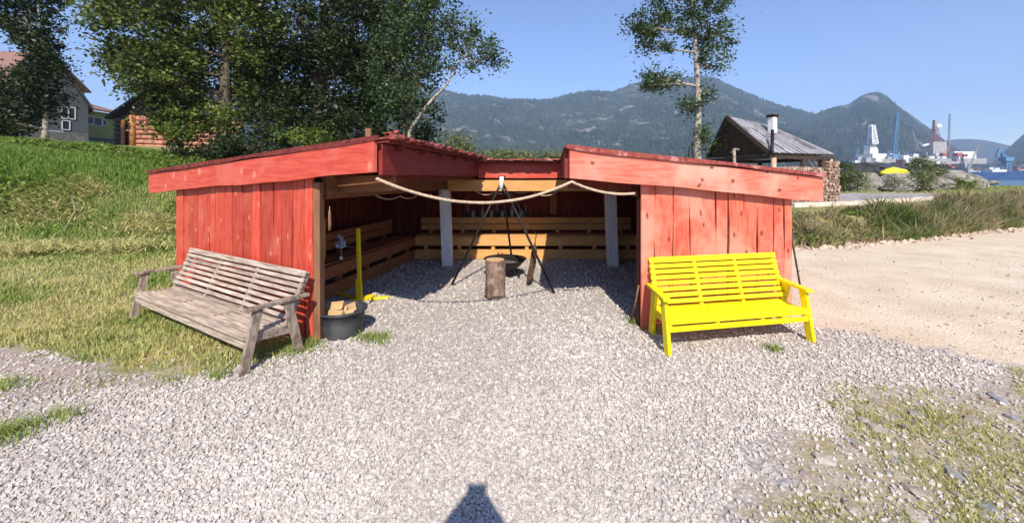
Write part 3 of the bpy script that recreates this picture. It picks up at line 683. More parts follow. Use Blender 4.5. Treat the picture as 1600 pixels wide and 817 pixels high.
for s_ in (-1, 1):
    MB().tube([(.20 * s_ + .03 * math.cos(t) * s_, .07 * math.sin(t) - .1, .262 + .0 * t) for t in [i * math.pi / 6 for i in range(7)]], .012, 6).build('handle', M['plastic'], tub, smooth=True)
for i, (x, y, z, rz, l) in enumerate([(-.10, .02, .22, .3, .26), (-.05, -.07, .23, -.4, .24), (-.01, .08, .23, .9, .22), (-.09, .03, .285, -.1, .2), (.03, -.02, .20, .7, .24)]):
    c = tb + Vector((x, y, z)); d = Vector((math.cos(rz), math.sin(rz), .12)) * l / 2
    m_ = MB(); p, q_ = c - d, c + d; s2 = d.cross(Vector((0, 0, 1))).normalized()
    for e in (p, q_):
        m_.v += [e - s2 * .05 - Vector((0, 0, .03)), e + s2 * .05 - Vector((0, 0, .03)), e + s2 * random.uniform(0, .02) + Vector((0, 0, .045))]
    m_.f += [(0, 1, 2), (5, 4, 3), (0, 3, 4, 1), (1, 4, 5, 2), (2, 5, 3, 0)]
    tag(m_.build('firewood', M['cutwood'], bevel=.003), 'split piece of pale firewood lying in the black tub', 'firewood', 'firewood in the tub')
# wooden mallet handle hanging on post
hd = Vector((LW0.x + .17, LW0.y - .03, 1.36)); he = empty('hanging_tool', hd); tag(he, 'short wooden handle hanging by a string on the raw corner post', 'tool')
MB().tube([(0, 0, 0), (0, 0, -.05)], .003, 5).build('string', M['rope'], he); MB().tube([(0, 0, -.04), (.0, 0, -.10), (.003, 0, -.18), (0, 0, -.24)], [.010, .014, .017, .013], 8).build('handle', M['post'], he, smooth=True)
# sticks
p = gnd(984, 504); q_ = at(998, 446, 4.12)
tag(MB().tube([p, p.lerp(q_, .5) + Vector((.01, 0, 0)), q_], [.011, .010, .008], 7).build('wooden_stick', M['post'], smooth=True), 'thin brown stick leaning at the shelter opening beside the faded red wall', 'stick')
p = gnd(1257, 485); q_ = at(1236, 365, 4.62)
tag(MB().tube([p, q_], [.012, .010], 7).build('wooden_pole', M['rust'], smooth=True), 'thin dark pole leaning on the outer corner behind the yellow bench', 'pole')
p = at(577, 222, 7.5); tag(MB().box((p.x, 7.5, 1.6), at(576, 201, 7.5), .10, .08, (0, 1, 0)).build('roof_post', M['post']), 'short brown post end rising above the roof before the dark trees', 'post')

# ------------------------------------------------------------------ gravel, stones, grass
def rot_rand(n):
    q_ = RNG.normal(size=(n, 4)); q_ /= np.linalg.norm(q_, axis=1)[:, None]; w_, x, y, z = q_.T
    return np.stack([1-2*(y*y+z*z), 2*(x*y-z*w_), 2*(x*z+y*w_), 2*(x*y+z*w_), 1-2*(x*x+z*z), 2*(y*z-x*w_), 2*(x*z-y*w_), 2*(y*z+x*w_), 1-2*(x*x+y*y)], -1).reshape(n, 3, 3)
CUBE = np.array([(-1, -1, -1), (1, -1, -1), (1, 1, -1), (-1, 1, -1), (-1, -1, 1), (1, -1, 1), (1, 1, 1), (-1, 1, 1)], float)
CF = np.array([(0, 3, 2, 1), (4, 5, 6, 7), (0, 1, 5, 4), (1, 2, 6, 5), (2, 3, 7, 6), (3, 0, 4, 7)])
def stones(name, pos, size, m, flat=.75, jit=.38, shade=None):
    n = len(pos); v = CUBE[None] * (1 + RNG.uniform(-jit, jit, (n, 8, 3)))
    sc = RNG.uniform(.6, 1.15, (n, 1, 3)); sc[:, :, 2] *= flat; v = v * sc * size[:, None, None] * .58
    if flat > .5: v = np.einsum('nij,nkj->nki', rot_rand(n), v)
    else:
        a_ = RNG.uniform(0, 6.28, n); c_, s_ = np.cos(a_), np.sin(a_); x = v[..., 0]*c_[:, None] - v[..., 1]*s_[:, None]; y = v[..., 0]*s_[:, None] + v[..., 1]*c_[:, None]; v = np.stack([x, y, v[..., 2]], -1)
    v = v + pos[:, None]
    f_ = (CF[None] + 8 * np.arange(n)[:, None, None]).reshape(-1, 4)
    return mesh_np(name, v.reshape(-1, 3), f_, m, attrs={'rnd': np.repeat(RNG.random(n) if shade is None else shade, 8)})
def scatter(n, x0, x1, y0, y1, p=1.0):
    """uniform in plan but thinning with distance"""
    Y = y0 * (y1 / y0) ** (RNG.random(n) ** p); X = RNG.uniform(-1, 1, n); X = (x0 + x1) / 2 + X * (x1 - x0) / 2; return X, Y
n = 320000
D = 1.35 * (8.2 / 1.35) ** RNG.random(n); X = RNG.uniform(-1.55, 1.55, n) * D
zg_, zs_, zw_, zd_ = zones(X, D)
nz = (fbm(X, D, .5, 3, 9) - .45) * .9
dens = np.where(zg_ + nz * .5 > 0, 0.02, np.where(zs_ + nz * .4 > .0, .02, np.where(zd_ + nz > .0, .25, np.where(zw_ + nz > .0, .09, 1.0))))
keep = RNG.random(n) < dens * np.clip(1.25 / D * 1.5, .22, 1) * .75
X, D = X[keep], D[keep]; size = (.0075 + .011 * RNG.random(len(X)) ** 1.6) * np.clip(.72 + D * .13, 1, 1.6)
M['gravel'] = mat('pale_crushed_stone', (.37, .330, .295), (.635, .575, .525), attr='rnd', rough=.85, spec=.25)
print('gravel stones', len(X))
o = stones('gravel', np.stack([X, D, terrain(X, D) + size * .35], -1), size, M['gravel'], shade=np.clip(RNG.random(len(X)) * .75 + (fbm(X, D, 1.1, 4, 91) - .33) * .75, 0, 1)); tag(o, 'loose pale crushed stone covering the open ground', kind='stuff')
def boulder(c, r, sc, label, m_=None, name='boulder', seed=0, flat=False, cat='boulder', sub=4):
    import bmesh
    bm = bmesh.new(); bmesh.ops.create_icosphere(bm, subdivisions=sub, radius=1)
    for v_ in bm.verts:
        p = v_.co.copy(); nn = mnoise.noise(p * 1.1 + Vector((seed, 0, 0))) * .5 + mnoise.noise(p * 2.7 + Vector((0, seed, 0))) * .2 + mnoise.noise(p * 6) * .06
        q_ = p * (1 + nn * (.65 if flat else 1))
        if not flat:
            for ax in (Vector((1, .2, .3)), Vector((-.5, .8, .4)), Vector((.1, -.9, .5)), Vector((-.7, -.5, .1)), Vector((0, .1, 1))):
                d = ax.normalized(); t_ = q_.dot(d); 
                if t_ > .72: q_ -= d * (t_ - .72) * .85
        v_.co = Vector((q_.x * sc[0], q_.y * sc[1], q_.z * sc[2])) * r
    me = bpy.data.meshes.new(name); bm.to_mesh(me); bm.free(); me.materials.append(m_ or M['rock'])
    if flat: me.polygons.foreach_set('use_smooth', [True] * len(me.polygons))
    o = bpy.data.objects.new(name, me); COL.objects.link(o); o.location = c; return tag(o, label, cat)
# larger flat stones in the weedy corner
for i in range(90):
    while True:
        x = random.uniform(1.0, 5.4); y = random.uniform(1.7, 3.3)
        if poly_sd(np.array([x]), np.array([y]), WEED_P)[0] > .05 and abs(x / y) < 1.5: break
    s_ = random.choice([.018, .022, .026, .03, .035, .04, .05, .062]); big = s_ > .08
    lx = ['grey', 'pale', 'bluish']
    kd = random.randrange(3); bigw = 'large' if s_ > .045 else 'small'
    o = boulder((0, 0, 0), s_ * random.uniform(.8, 1.2), (1, random.uniform(.55, .9), random.uniform(.22, .4)), None, M[('slate', 'slate_p', 'slate_b')[kd]], 'flat_stone', seed=i * 3.7 + 5, cat=None, sub=1)
    o.location = (x, y, tz(x, y) + s_ * .12); o.rotation_euler = (random.uniform(-.2, .2), random.uniform(-.2, .2), random.random() * 6)
    tag(o, '%s %s flat stone lying among weeds at the edge of the gravel' % (bigw, ('bluish grey', 'pale cream', 'brownish')[kd]), 'stone', '%s %s flat stones in the weedy corner' % (bigw, ('bluish grey', 'pale cream', 'brownish')[kd]))

def blades(name, X, Y, Z, h, wd, rnd, m, label, lean=.35, parent=None, tagit=True):
    n = len(X); a_ = RNG.uniform(0, 6.283, n); ca, sa = np.cos(a_) * wd, np.sin(a_) * wd
    l1 = RNG.normal(0, lean, (n, 2)) * h[:, None]
    b0 = np.stack([X - ca, Y - sa, Z], -1); b1 = np.stack([X + ca, Y + sa, Z], -1)
    m0 = np.stack([X - ca*.7 + l1[:, 0]*.35, Y - sa*.7 + l1[:, 1]*.35, Z + h*.6], -1); m1 = np.stack([X + ca*.7 + l1[:, 0]*.35, Y + sa*.7 + l1[:, 1]*.35, Z + h*.6], -1)
    tp_ = np.stack([X + l1[:, 0], Y + l1[:, 1], Z + h], -1)
    v = np.stack([b0, b1, m1, m0, tp_], 1).reshape(-1, 3); b = 5 * np.arange(n)[:, None]
    f_ = np.concatenate([b + np.array([[0, 1, 2]]), b + np.array([[0, 2, 3]]), b + np.array([[3, 2, 4]])])
    o = mesh_np(name, v, f_, m, parent, attrs={'rnd': np.repeat(np.clip(rnd, 0, 1), 5)})
    if tagit: tag(o, label, kind='stuff')
    return o
# bank + lawn
n = 400000
D = RNG.uniform(3.0, 16.5, n); X = RNG.uniform(-1.5, .2, n) * D
s_ = bank_s(X, D); g_ = poly_sd(X, D, GRASS_P) + (fbm(X, D, .7, 3, 9) - .45) * .5
onbank = np.clip(s_ / 1.5, 0, 1)
patch = fbm(X, D, 1.3, 4, 31)
keep = (g_ > 0) & (RNG.random(n) < (.35 + .65 * onbank) * np.where((onbank < .8) & (patch < .42), .45, 1)) & (s_ < 8)
inner = poly_sd(X, D, [(-4.35, 5.1), (-2.0, 3.9), (3.3, 4.6), (3.7, 9.2), (-3.6, 9.2)]) < 0
keep &= inner; X, D, onbank, patch, s2 = X[keep], D[keep], onbank[keep], patch[keep], s_[keep]
green = np.clip((patch - .47) * 4.5 * (1 - onbank) + onbank * (.25 + (patch - .45) * 3 + .6 * np.clip((s2 - 1.6) / 1.5, 0, 1) + .35 * (X < -11)), 0, 1)
rnd = np.clip((1 - green * .9) * (.82 - .36 * onbank) + RNG.normal(0, .16, len(X)), 0, 1)
h = (RNG.uniform(.025, .085, len(X)) * (1 - onbank) + RNG.uniform(.06, .26, len(X)) * onbank) * (0.5 + patch * 1.2)
print('grass blades', len(X))
blades('grass', X, D, terrain(X, D) - .01, h, .003 + .0011 * D, rnd, M['grass'], 'mixed green and dry grass over the bank and beside the weathered bench')
# broad leaves of the upper bank
def leaves(name, C, sz, m, parent=None, rnd=None, aspect=.55, up=.3):
    n = len(C); d = RNG.normal(size=(n, 3)); d[:, 2] = d[:, 2] * .6 - .15; d /= np.linalg.norm(d, axis=1)[:, None]
    nn = RNG.normal(size=(n, 3)); nn[:, 2] = np.abs(nn[:, 2]) + up; s_ = np.cross(d, nn); s_ /= np.linalg.norm(s_, axis=1)[:, None]
    L = sz[:, None]; a_ = C - d * L * .5; c_ = C + d * L * .5; b_ = C + s_ * L * aspect * .5; e_ = C - s_ * L * aspect * .5
    v = np.stack([a_, b_, c_, e_], 1).reshape(-1, 3); f_ = np.arange(4 * n).reshape(-1, 4)
    return mesh_np(name, v, f_, m, parent, attrs={'rnd': np.repeat(np.clip(RNG.random(n) if rnd is None else rnd, 0, 1), 4)})
n = 48000
D = RNG.uniform(8.5, 15, n); X = RNG.uniform(-1.45, -.35, n) * D; s_ = bank_s(X, D)
keep = (s_ > 1.6) & (s_ < 6.5) & (fbm(X, D, 1.5, 3, 77) > .46); X, D = X[keep], D[keep]
C = np.stack([X, D, terrain(X, D) + RNG.uniform(.05, .30, len(X))], -1)
tag(leaves('ground_cover_leaves', C, RNG.uniform(.07, .14, len(X)), M['leaf_yel'], up=1.0), 'broad green leaves growing over the upper bank', kind='stuff')
def on_bank(x, y):                                   # find where a photo ray meets the terrain
    for D in np.arange(5, 25, .05):
        p = at(x, y, D)
        if p.z <= tz(p.x, p.y): return Vector((p.x, p.y, tz(p.x, p.y)))
    return at(x, y, 14)
PQ = [on_bank(1236, 324), on_bank(1497, 311), on_bank(1470, 303), on_bank(1225, 305)]; print('path', PQ)
# undergrowth on the right-hand terrace bank
n = 120000
X = RNG.uniform(3.6, 26, n); sY = RNG.uniform(-.35, 1.4, n); Y = np.interp(X, XS_B, YB_B) + sY
pt_ = fbm(X, Y, 1.1, 3, 51); keep = RNG.random(n) < np.clip((pt_ - .22) * 3.2, 0, 1) * np.where(sY < 0, .5, 1); X, Y, pt_, sY = X[keep], Y[keep], pt_[keep], sY[keep]
dry = fbm(X, Y, .8, 3, 61); nl = len(X)
hh = RNG.uniform(.08, .30, nl) * (.6 + pt_) * (1 + .9 * (fbm(X, Y, .45, 2, 88) > .48)) * np.where(sY > .75, .45, 1) * np.interp(X, [3, 9, 16], [.8, 1, 1.5])
blades('undergrowth', X, Y, terrain(X, Y) - .02, hh, .006 + .0009 * Y, np.clip((dry - .24) * 2.6 + RNG.normal(0, .18, nl), 0, 1), mat('undergrowth_blades', (.10, .15, .03), (.44, .34, .20), attr='rnd', rough=.8, trans=.25), 'tall dry and green weeds on the low bank beyond the sand', lean=.5)
k = (dry < .50) | (RNG.random(nl) < .3); C = np.stack([X[k], Y[k], terrain(X[k], Y[k]) + RNG.uniform(.02, .24, k.sum()) * np.where(sY[k] > .75, .4, 1)], -1)
tag(leaves('undergrowth_leaves', C, RNG.uniform(.06, .13, len(C)), M['leaf_yel'], rnd=RNG.random(len(C)) * .8, up=.8), 'leafy green weeds on the low bank beyond the sand', kind='stuff')
n = 60000
X = RNG.uniform(4, 40, n); Y = RNG.uniform(10, 36, n); s_ = bank_s(X, Y); keep = (s_ > 1.1) & (np.abs(X / Y) < 1.5) & (poly_sd(X, Y, [tuple(p.xy) for p in PQ]) < -.05) & ((X / Y > .95) | (s_ > 3)); X, Y = X[keep], Y[keep]
blades('terrace_grass', X, Y, terrain(X, Y) - .01, RNG.uniform(.03, .10, len(X)), .015 + .0012 * Y, np.clip(fbm(X, Y, 3, 3, 71) * 1.4 - .2 + RNG.normal(0, .15, len(X)), 0, 1), M['grass'], 'green and dry grass on the terrace towards the water')
# sparse weed tufts
def tuft_cloud(name, spots, label, hh=(.03, .10), m=None, dryness=.3):
    Xs, Ys, hs, rs = [], [], [], []
    for (x, y, r_, n_) in spots:
        Xs.append(RNG.normal(x, r_, n_)); Ys.append(RNG.normal(y, r_ * .7, n_)); hs.append(RNG.uniform(*hh, n_)); rs.append(np.clip(RNG.normal(dryness, .22, n_), 0, 1))
    X, Y = np.concatenate(Xs), np.concatenate(Ys)
    blades(name, X, Y, terrain(X, Y), np.concatenate(hs), .0016 + .0007 * Y, np.concatenate(rs), m or M['grass'], label, lean=.6)
sp = []
for (px, py, rr_, nn_) in [(585, 530, .09, 260), (1212, 548, .05, 90), (100, 652, .07, 120), (8, 605, .08, 140), (8, 682, .09, 420), (345, 590, .05, 80), (460, 545, .10, 420), (480, 540, .06, 200), (270, 600, .12, 60), (160, 600, .12, 50), (60, 610, .2, 50), (990, 505, .06, 60), (1020, 515, .08, 80), (420, 560, .2, 200)]:
    g0 = gnd(px, py); sp.append((g0.x, g0.y, rr_, nn_))
tuft_cloud('grass_tufts', sp, 'small green weed tufts growing through the gravel')
sp = []
for i in range(260):
    while True:
        x = random.uniform(.95, 5.2); y = random.uniform(1.6, 3.4)
        if poly_sd(np.array([x]), np.array([y]), WEED_P)[0] > -.08 and abs(x / y) < 1.5 and fbm(x, y, .6, 3, 13) > .38: break
    sp.append((x, y, random.uniform(.03, .10), random.randint(14, 50)))
tuft_cloud('weed_tufts', sp, 'dry and green weeds among stones in the near corner', (.008, .040), dryness=.72)
# clods and pebbles along the sand edge
n = 900; X = RNG.uniform(3.4, 18, n); Y = np.interp(X, XS_B, YB_B) - .25 + RNG.normal(0, .2, n)
M['clod'] = mat('sandy_clods', (.40, .30, .23), (.60, .48, .38), attr='rnd', rough=.95)
o = stones('sand_clods', np.stack([X, Y, terrain(X, Y) + .01], -1), RNG.uniform(.02, .09, n), M['clod']); tag(o, 'sandy clods and pebbles along the foot of the low bank', kind='stuff')
n = 700; D = 3.2 * (9 / 3.2) ** RNG.random(n); X = RNG.uniform(.6, 1.5, n) * D; k = poly_sd(X, D, SAND_P) > -.1; X, D = X[k], D[k]
o = stones('sand_pebbles', np.stack([X, D, terrain(X, D)], -1), RNG.uniform(.006, .02, len(X)), M['clod']); tag(o, 'scattered small pebbles on the pale sand', kind='stuff')

# ------------------------------------------------------------------ trees
def limb_pts(a, b, n=5, wob=.12):
    a = Vector(a); b = Vector(b); L = (b - a).length; out = [a]
    for i in range(1, n):
        t = i / n; out.append(a.lerp(b, t) + Vector((random.gauss(0, wob), random.gauss(0, wob), random.gauss(0, wob * .6) + .10 * L * math.sin(t * math.pi))) * (L * .25))
    return out + [b]
def tree(name, base, trunk, r0, lobes, nclump, nleaf, lsz, mleaf, mbark, label, cat='tree', group=None, cr=.38, dark=0):
    """trunk: list of points; lobes: (centre, radii, weight)"""
    b = Vector(base); t = empty(name, b); tag(t, label, cat, group)
    tr = MB(); tp_ = [Vector(p) - b for p in trunk]
    # refine trunk
    pts = []
    for i in range(len(tp_) - 1):
        for k in range(3): pts.append(tp_[i].lerp(tp_[i+1], k / 3) + Vector((random.gauss(0, .02), random.gauss(0, .02), 0)))
    pts.append(tp_[-1]); N = len(pts); rad = [max(.02, r0 * (1 - .85 * i / (N - 1)) * (1.35 if i == 0 else 1)) for i in range(N)]
    tr.tube(pts, rad, 9)
    Cs = []; tot = sum(l[2] for l in lobes)
    for (c_, rr_, w_) in lobes:
        c_ = Vector(c_) - b; m_ = max(2, int(nclump * w_ / tot)); subs = []
        nl = max(2, int(m_ / 9))
        # main limb to lobe, sub limbs to clumps
        j = min(range(N), key=lambda i: abs(pts[i].z - (c_.z - rr_[2] * .6)) + .3 * (pts[i] - c_).length); j = min(j, N - 2)
        hub = c_ + Vector((0, 0, -rr_[2] * .3)); L_ = (hub - pts[j]).length
        lp = limb_pts(pts[j], hub, 5); tr.tube(lp, [max(.012, rad[j] * (.55 - .38 * i / 5)) for i in range(6)], 6)
        for i in range(m_):
            while True:
                u = Vector((random.uniform(-1, 1), random.uniform(-1, 1), random.uniform(-1, 1)))
                if .25 < u.length < 1: break
            u = u * (u.length ** -.35) if u.length > 0 else u
            p = c_ + Vector((u.x * rr_[0], u.y * rr_[1], u.z * rr_[2]))
            subs.append(p); Cs.append(p)
        for p in subs[:nl * 3]:
            k = random.randint(1, 5); tr.tube(limb_pts(lp[k], p, 4, .10), [.026, .02, .015, .010, .006], 5)
    tr.build('trunk', mbark, t, smooth=True)
    C = np.array([tuple(p) for p in Cs]); n = len(C) * nleaf
    sc = RNG.uniform(.45, 1.5, len(C)) * cr; P = np.repeat(C, nleaf, 0) + RNG.normal(0, .5, (n, 3)) * np.repeat(sc, nleaf)[:, None] * np.array([1, 1, .75])
    br = np.repeat(RNG.random(len(C)), nleaf); rn = np.clip((.65 * br + .35 * RNG.random(n)) ** 1.5 - dark, 0, 1)
    leaves('crown', P, RNG.uniform(.5, 1.6, n) * lsz, mleaf, t, rnd=rn)
    return t
def base_at(x, D): X = (x - CX) / F * D; return Vector((X, D, tz(X, D) - .05))
def lobe(x, y, D, rx, ry, w_=1, rd_=None): c_ = at(x, y, D); return (c_, (rx / F * D, (rd_ or rx * .8) / F * D, ry / F * D), w_)
# large leafy tree behind the left wing
D = 14.0; b = base_at(350, D)
tree('leafy_tree', b, [b, at(350, 180, D), at(356, 90, D), at(350, 0, D), at(345, -60, D)], .27,
     [lobe(225, 50, 13.2, 68, 62, 2.6), lobe(255, 115, 13, 50, 48, 1.8), lobe(200, 95, 13.2, 28, 28, .5), lobe(310, -20, 14, 100, 70, 3), lobe(320, 100, 14.8, 70, 60, 2.4), lobe(390, 60, 14.4, 70, 80, 2.6), lobe(290, 180, 13.6, 40, 35, 1.2), lobe(165, 20, 13.2, 22, 25, .3), lobe(420, 170, 14.6, 40, 40, 1)],
     440, 105, .125, M['leaf_mid'], M['bark'], 'large leafy green tree beside the log cabin, its trunk rising behind the roof', cr=.52)
D = 15.5; b = base_at(500, D)
tree('leafy_tree', b, [b, at(498, 160, D), at(505, 60, D), at(500, -80, D)], .30,
     [lobe(470, 20, D, 90, 90, 3), lobe(560, 40, D, 75, 90, 3), lobe(510, 130, D, 90, 70, 3), lobe(430, 120, D + .6, 60, 60, 2), lobe(585, 140, D, 50, 60, 1.6), lobe(540, -60, D, 90, 60, 1.5), lobe(490, 190, D, 110, 40, 2.2), lobe(600, 80, D - .3, 40, 90, 1.6)],
     540, 115, .135, M['leaf_dark'], M['bark'], 'tall dense dark tree in the middle of the group behind the shelter', cr=.68)
D = 13.2; b = base_at(628, D)
tree('leafy_tree', b, [b, at(635, 195, D), at(650, 130, D), at(660, 60, D), at(668, -10, D), at(670, -50, D)], .17,
     [lobe(668, 45, D, 45, 50, 2), lobe(640, 15, D, 40, 45, 1.4), lobe(655, 110, D, 30, 30, .8), lobe(672, -30, D, 50, 40, 1.2), lobe(612, 100, D + .5, 40, 60, 1.8), lobe(630, 165, D - .4, 35, 35, 1)],
     210, 75, .105, M['leaf_blue'], M['bark'], 'thin grey-green tree next to the tree with the slanting pale branch', cr=.48)
b = base_at(636, 12.7)
tree('leafy_tree', b, [b, at(640, 205, 12.7), at(668, 165, 12.7), at(697, 132, 12.7), at(715, 100, 12.7), at(738, 78, 12.7)], .075,
     [lobe(742, 78, 12.7, 42, 28, 1.6), lobe(722, 42, 12.7, 30, 22, 1), lobe(770, 88, 12.7, 25, 18, .7), lobe(700, 100, 12.7, 14, 22, .3)],
     46, 60, .10, M['leaf_blue'], M['birch'], 'small tree with a slanting pale branch reaching over the mountain ridge', cr=.36)
D = 16.0; b = base_at(70, D)
tree('birch_tree', b, [b, at(72, 150, D), at(68, 80, D), at(60, 0, D), at(58, -40, D)], .10,
     [lobe(35, 30, D, 42, 38, 1.4), lobe(45, -20, D, 50, 40, 1), lobe(68, 75, D, 26, 22, .6), lobe(15, 150, D, 45, 45, 1.8), lobe(66, 145, D, 28, 45, 1.5), lobe(78, 108, D, 18, 18, .4), lobe(15, 195, D, 30, 20, .8)],
     260, 85, .125, M['leaf_dark'], M['birch'], 'birch with a pale trunk foot in front of the grey house', cr=.40)
D = 16.0; b = base_at(1090, D)
tree('ash_tree', b, [b, at(1091, 190, D), at(1088, 110, D), at(1083, 30, D), at(1080, -60, D)], .17,
     [lobe(1030, 35, D, 40, 38, 1.5), lobe(1110, 40, D, 42, 45, 2), lobe(1070, -10, D, 60, 45, 1.5), lobe(1035, 118, D, 30, 20, .8), lobe(1012, 128, D, 16, 12, .25), lobe(1120, 90, D, 32, 18, .7), lobe(1080, 168, D, 18, 14, .35), lobe(1102, 212, D, 13, 16, .4), lobe(990, 45, D, 20, 18, .35), lobe(1020, 75, D, 30, 16, .5), lobe(1100, 145, D, 12, 10, .2)],
     150, 85, .12, M['leaf_blue'], M['birch'], 'slender ash with an open airy crown and pale trunk beside the grey-roofed pavilion', cr=.42)
def shrub(x, y, D, rx, ry, m_, label, n=22, nl=60, name='shrub', lsz=.1, group=None, cr=.34):
    b = base_at(x, D); c_ = at(x, y, D); b.z = min(b.z, c_.z - .1)
    tree(name, b, [b, (b + c_) / 2, c_], .05, [(c_, (rx / F * D, rx / F * D * .7, ry / F * D), 1)], n, nl, lsz, m_, M['bark'], label, 'shrub', group, cr)
shrub(352, 205, 13.4, 22, 40, M['leaf_yel'], 'sunlit yellowish ivy shrub round the foot of the large tree', 26, 60, lsz=.10)
shrub(285, 195, 13.0, 30, 25, M['leaf_yel'], 'low yellow-green shrub between the log cabin and the large tree', 24, 60)
shrub(480, 218, 13.5, 45, 15, M['leaf_yel'], 'yellow-green shrub just above the red roof under the dark trees', 30, 60)
shrub(400, 225, 13.2, 50, 22, M['leaf_dark'], 'dark low shrub in the shade behind the roof of the red shelter', 36, 70)
shrub(560, 205, 13.8, 50, 32, M['leaf_dark'], 'dark dense shrub behind the brown roof post', 46, 80)
shrub(650, 195, 13.9, 38, 42, M['leaf_dark'], 'dark conifer-like shrub at the edge of the tree group', 50, 80)
shrub(318, 232, 12.8, 60, 12, M['leaf_dark'], 'dark shaded undergrowth shrub below the log cabin', 30, 60)
shrub(712, 228, 26, 22, 18, M['shrub_pale'], 'rounded pale olive shrub beyond the roof corner', 30, 60, lsz=.16, cr=.5)
shrub(735, 236, 25, 18, 12, M['shrub_pale'], 'small pale olive shrub right of the rounded one', 18, 50, lsz=.16, cr=.5)
shrub(800, 246, 34, 50, 8, M['shrub_pale'], 'long low pale shrub line beyond the back roof', 50, 50, lsz=.2, cr=.6)
shrub(862, 246, 33, 22, 7, M['shrub_pale'], 'low pale shrub beside the faded red roof corner', 20, 50, lsz=.2, cr=.6)
shrub(1318, 268, 22, 14, 22, M['leaf_mid'], 'green shrub between the wood stack and the boulders', 24, 60, lsz=.11)
shrub(1440, 268, 24, 30, 20, M['shrub_pale'], 'brownish green shrub growing on the boulders', 40, 60, lsz=.12)
shrub(1375, 290, 23, 12, 10, M['leaf_mid'], 'small green shrub between two grey boulders', 12, 40, lsz=.1)

shrub(1425, 282, 21.5, 34, 13, M['shrub_pale'], 'dry brownish bush in front of the middle boulders', 36, 60, lsz=.10)
shrub(1340, 283, 21.5, 12, 16, M['leaf_mid'], 'leafy bush at the foot of the flat-faced boulder', 16, 50, lsz=.10)
shrub(1500, 288, 24, 26, 8, M['leaf_yel'], 'low green bush at the water end of the boulders', 26, 50, lsz=.11)

# dead branches on the bank
for (pl_, lab) in (([(28, 325), (45, 345), (70, 353), (95, 325), (125, 300), (140, 300)], 'long bent dead branch on the grass bank, over a heap of cut dry grass'),
                   ([(70, 325), (88, 330), (92, 362)], 'forked dead twig below the bent branch on the bank'),
                   ([(112, 318), (118, 345), (100, 375)], 'thin straight dead twig lower on the bank')):
    P = [on_bank(*q_) + Vector((0, 0, .20)) for q_ in pl_]
    tag(MB().tube(P, [.024 - .014 * i / (len(P) - 1) for i in range(len(P))], 6).build('dead_branch', M['deadwood'], smooth=True), lab, 'branch')
Xs, Ys = [], []
for (px, py, r_, n_) in [(65, 335, .45, 1500), (130, 305, .3, 900), (235, 360, .4, 900), (190, 395, .5, 900), (40, 400, .5, 900)]:
    p = on_bank(px, py); Xs.append(RNG.normal(p.x, r_, n_)); Ys.append(RNG.normal(p.y, r_ * .5, n_))
X, Y = np.concatenate(Xs), np.concatenate(Ys)
blades('cut_dry_grass', X, Y, terrain(X, Y) + RNG.uniform(.08, .22, len(X)), RNG.uniform(.05, .14, len(X)), np.full(len(X), .013), np.clip(RNG.normal(.95, .1, len(X)), 0, 1), M['grass'], 'heaps of cut dry grass on the bank', lean=1.8)

# ------------------------------------------------------------------ rocks
def rk(x, y, D, w_, h_, label, seed, **k): boulder(at(x, y, D), 1, (w_ / F * D / 2, w_ / F * D / 2.3, h_ / F * D / 2), label, seed=seed, **k)
rk(1356, 284, 23, 75, 36, 'grey flat-faced boulder under the black tarpaulin', 3)
rk(1400, 284, 22, 52, 34, 'rounded grey boulder below the yellow tarpaulin', 8)
rk(1455, 286, 24, 50, 28, 'mossy low boulder right of the rounded one', 15)
rk(1480, 282, 25, 78, 40, 'long dark boulder sloping down towards the water', 21)
rk(1452, 293, 22, 22, 12, 'small pale stone in front of the long dark boulder', 30)
rk(1362, 297, 22, 14, 8, 'small stone at the grass edge below the flat-faced boulder', 33)
rk(1340, 295, 23, 26, 14, 'small grey boulder nearest the wood stack', 37)
rk(1548, 285, 33, 22, 8, 'small dark shore rock at the edge of the water', 41)
rk(1362, 264, 23.4, 78, 24, 'black tarpaulin mound lying over the boulders', 50, m_=M['tarp_k'], name='tarpaulin', cat='tarpaulin')
rk(1394, 269, 22.4, 42, 15, 'bright yellow tarpaulin mound on top of the boulders', 60, m_=M['tarp_y'], name='tarpaulin', flat=True, cat='tarpaulin')
for i, (x, y, D, w_, h_) in enumerate([(180, 236, 17, 30, 12), (212, 238, 16.5, 34, 11), (240, 240, 16.2, 26, 9)]):
    rk(x, y, D, w_, h_, ['pale stone left of the log cabin foot', 'flat pale stone below the cabin doorpost', 'pale stone below the round logs of the cabin'][i], 70 + i)
rk(248, 266, 12.5, 8, 5, 'small white stone on the bank near the roof end', 90); rk(226, 287, 11.5, 7, 4, 'small white stone on the bank beside the fascia end', 92)
# long plank edging of the path + path
pa, pb, pc, pd = PQ
mb = MB(); n_ = 9
for i in range(n_):
    a_ = pa.lerp(pb, i / n_); b_ = pa.lerp(pb, (i + .985) / n_); a_.z = tz(a_.x, a_.y) + .06; b_.z = tz(b_.x, b_.y) + .06
    mb.box(a_, b_, .26, .17, jit=.012)
tag(mb.build('edging_log', M['plank']), 'long pale timber edging along the gravel path on the terrace', 'timber edging')
PV = []; K = 40
for i in range(K + 1):
    for j in range(25):
        p = pa.lerp(pb, i / K).lerp(pd.lerp(pc, i / K), j / 24); PV.append((p.x, p.y, tz(p.x, p.y) + .03))
ii = np.arange((K+1)*25).reshape(K+1, 25); pf = np.stack([ii[:-1, :-1], ii[1:, :-1], ii[1:, 1:], ii[:-1, 1:]], -1).reshape(-1, 4)
M['path'] = mat('grey_gravel_path', (.30, .27, .27), (.44, .40, .39), 14, rough=.95, bump=.02, bscale=30, c3=(.26, .24, .16), s3=1.5)
tag(mesh_np('path', PV, pf, M['path'], smooth=True), 'grey gravel path on the terrace behind the pale timber edging', kind='structure')

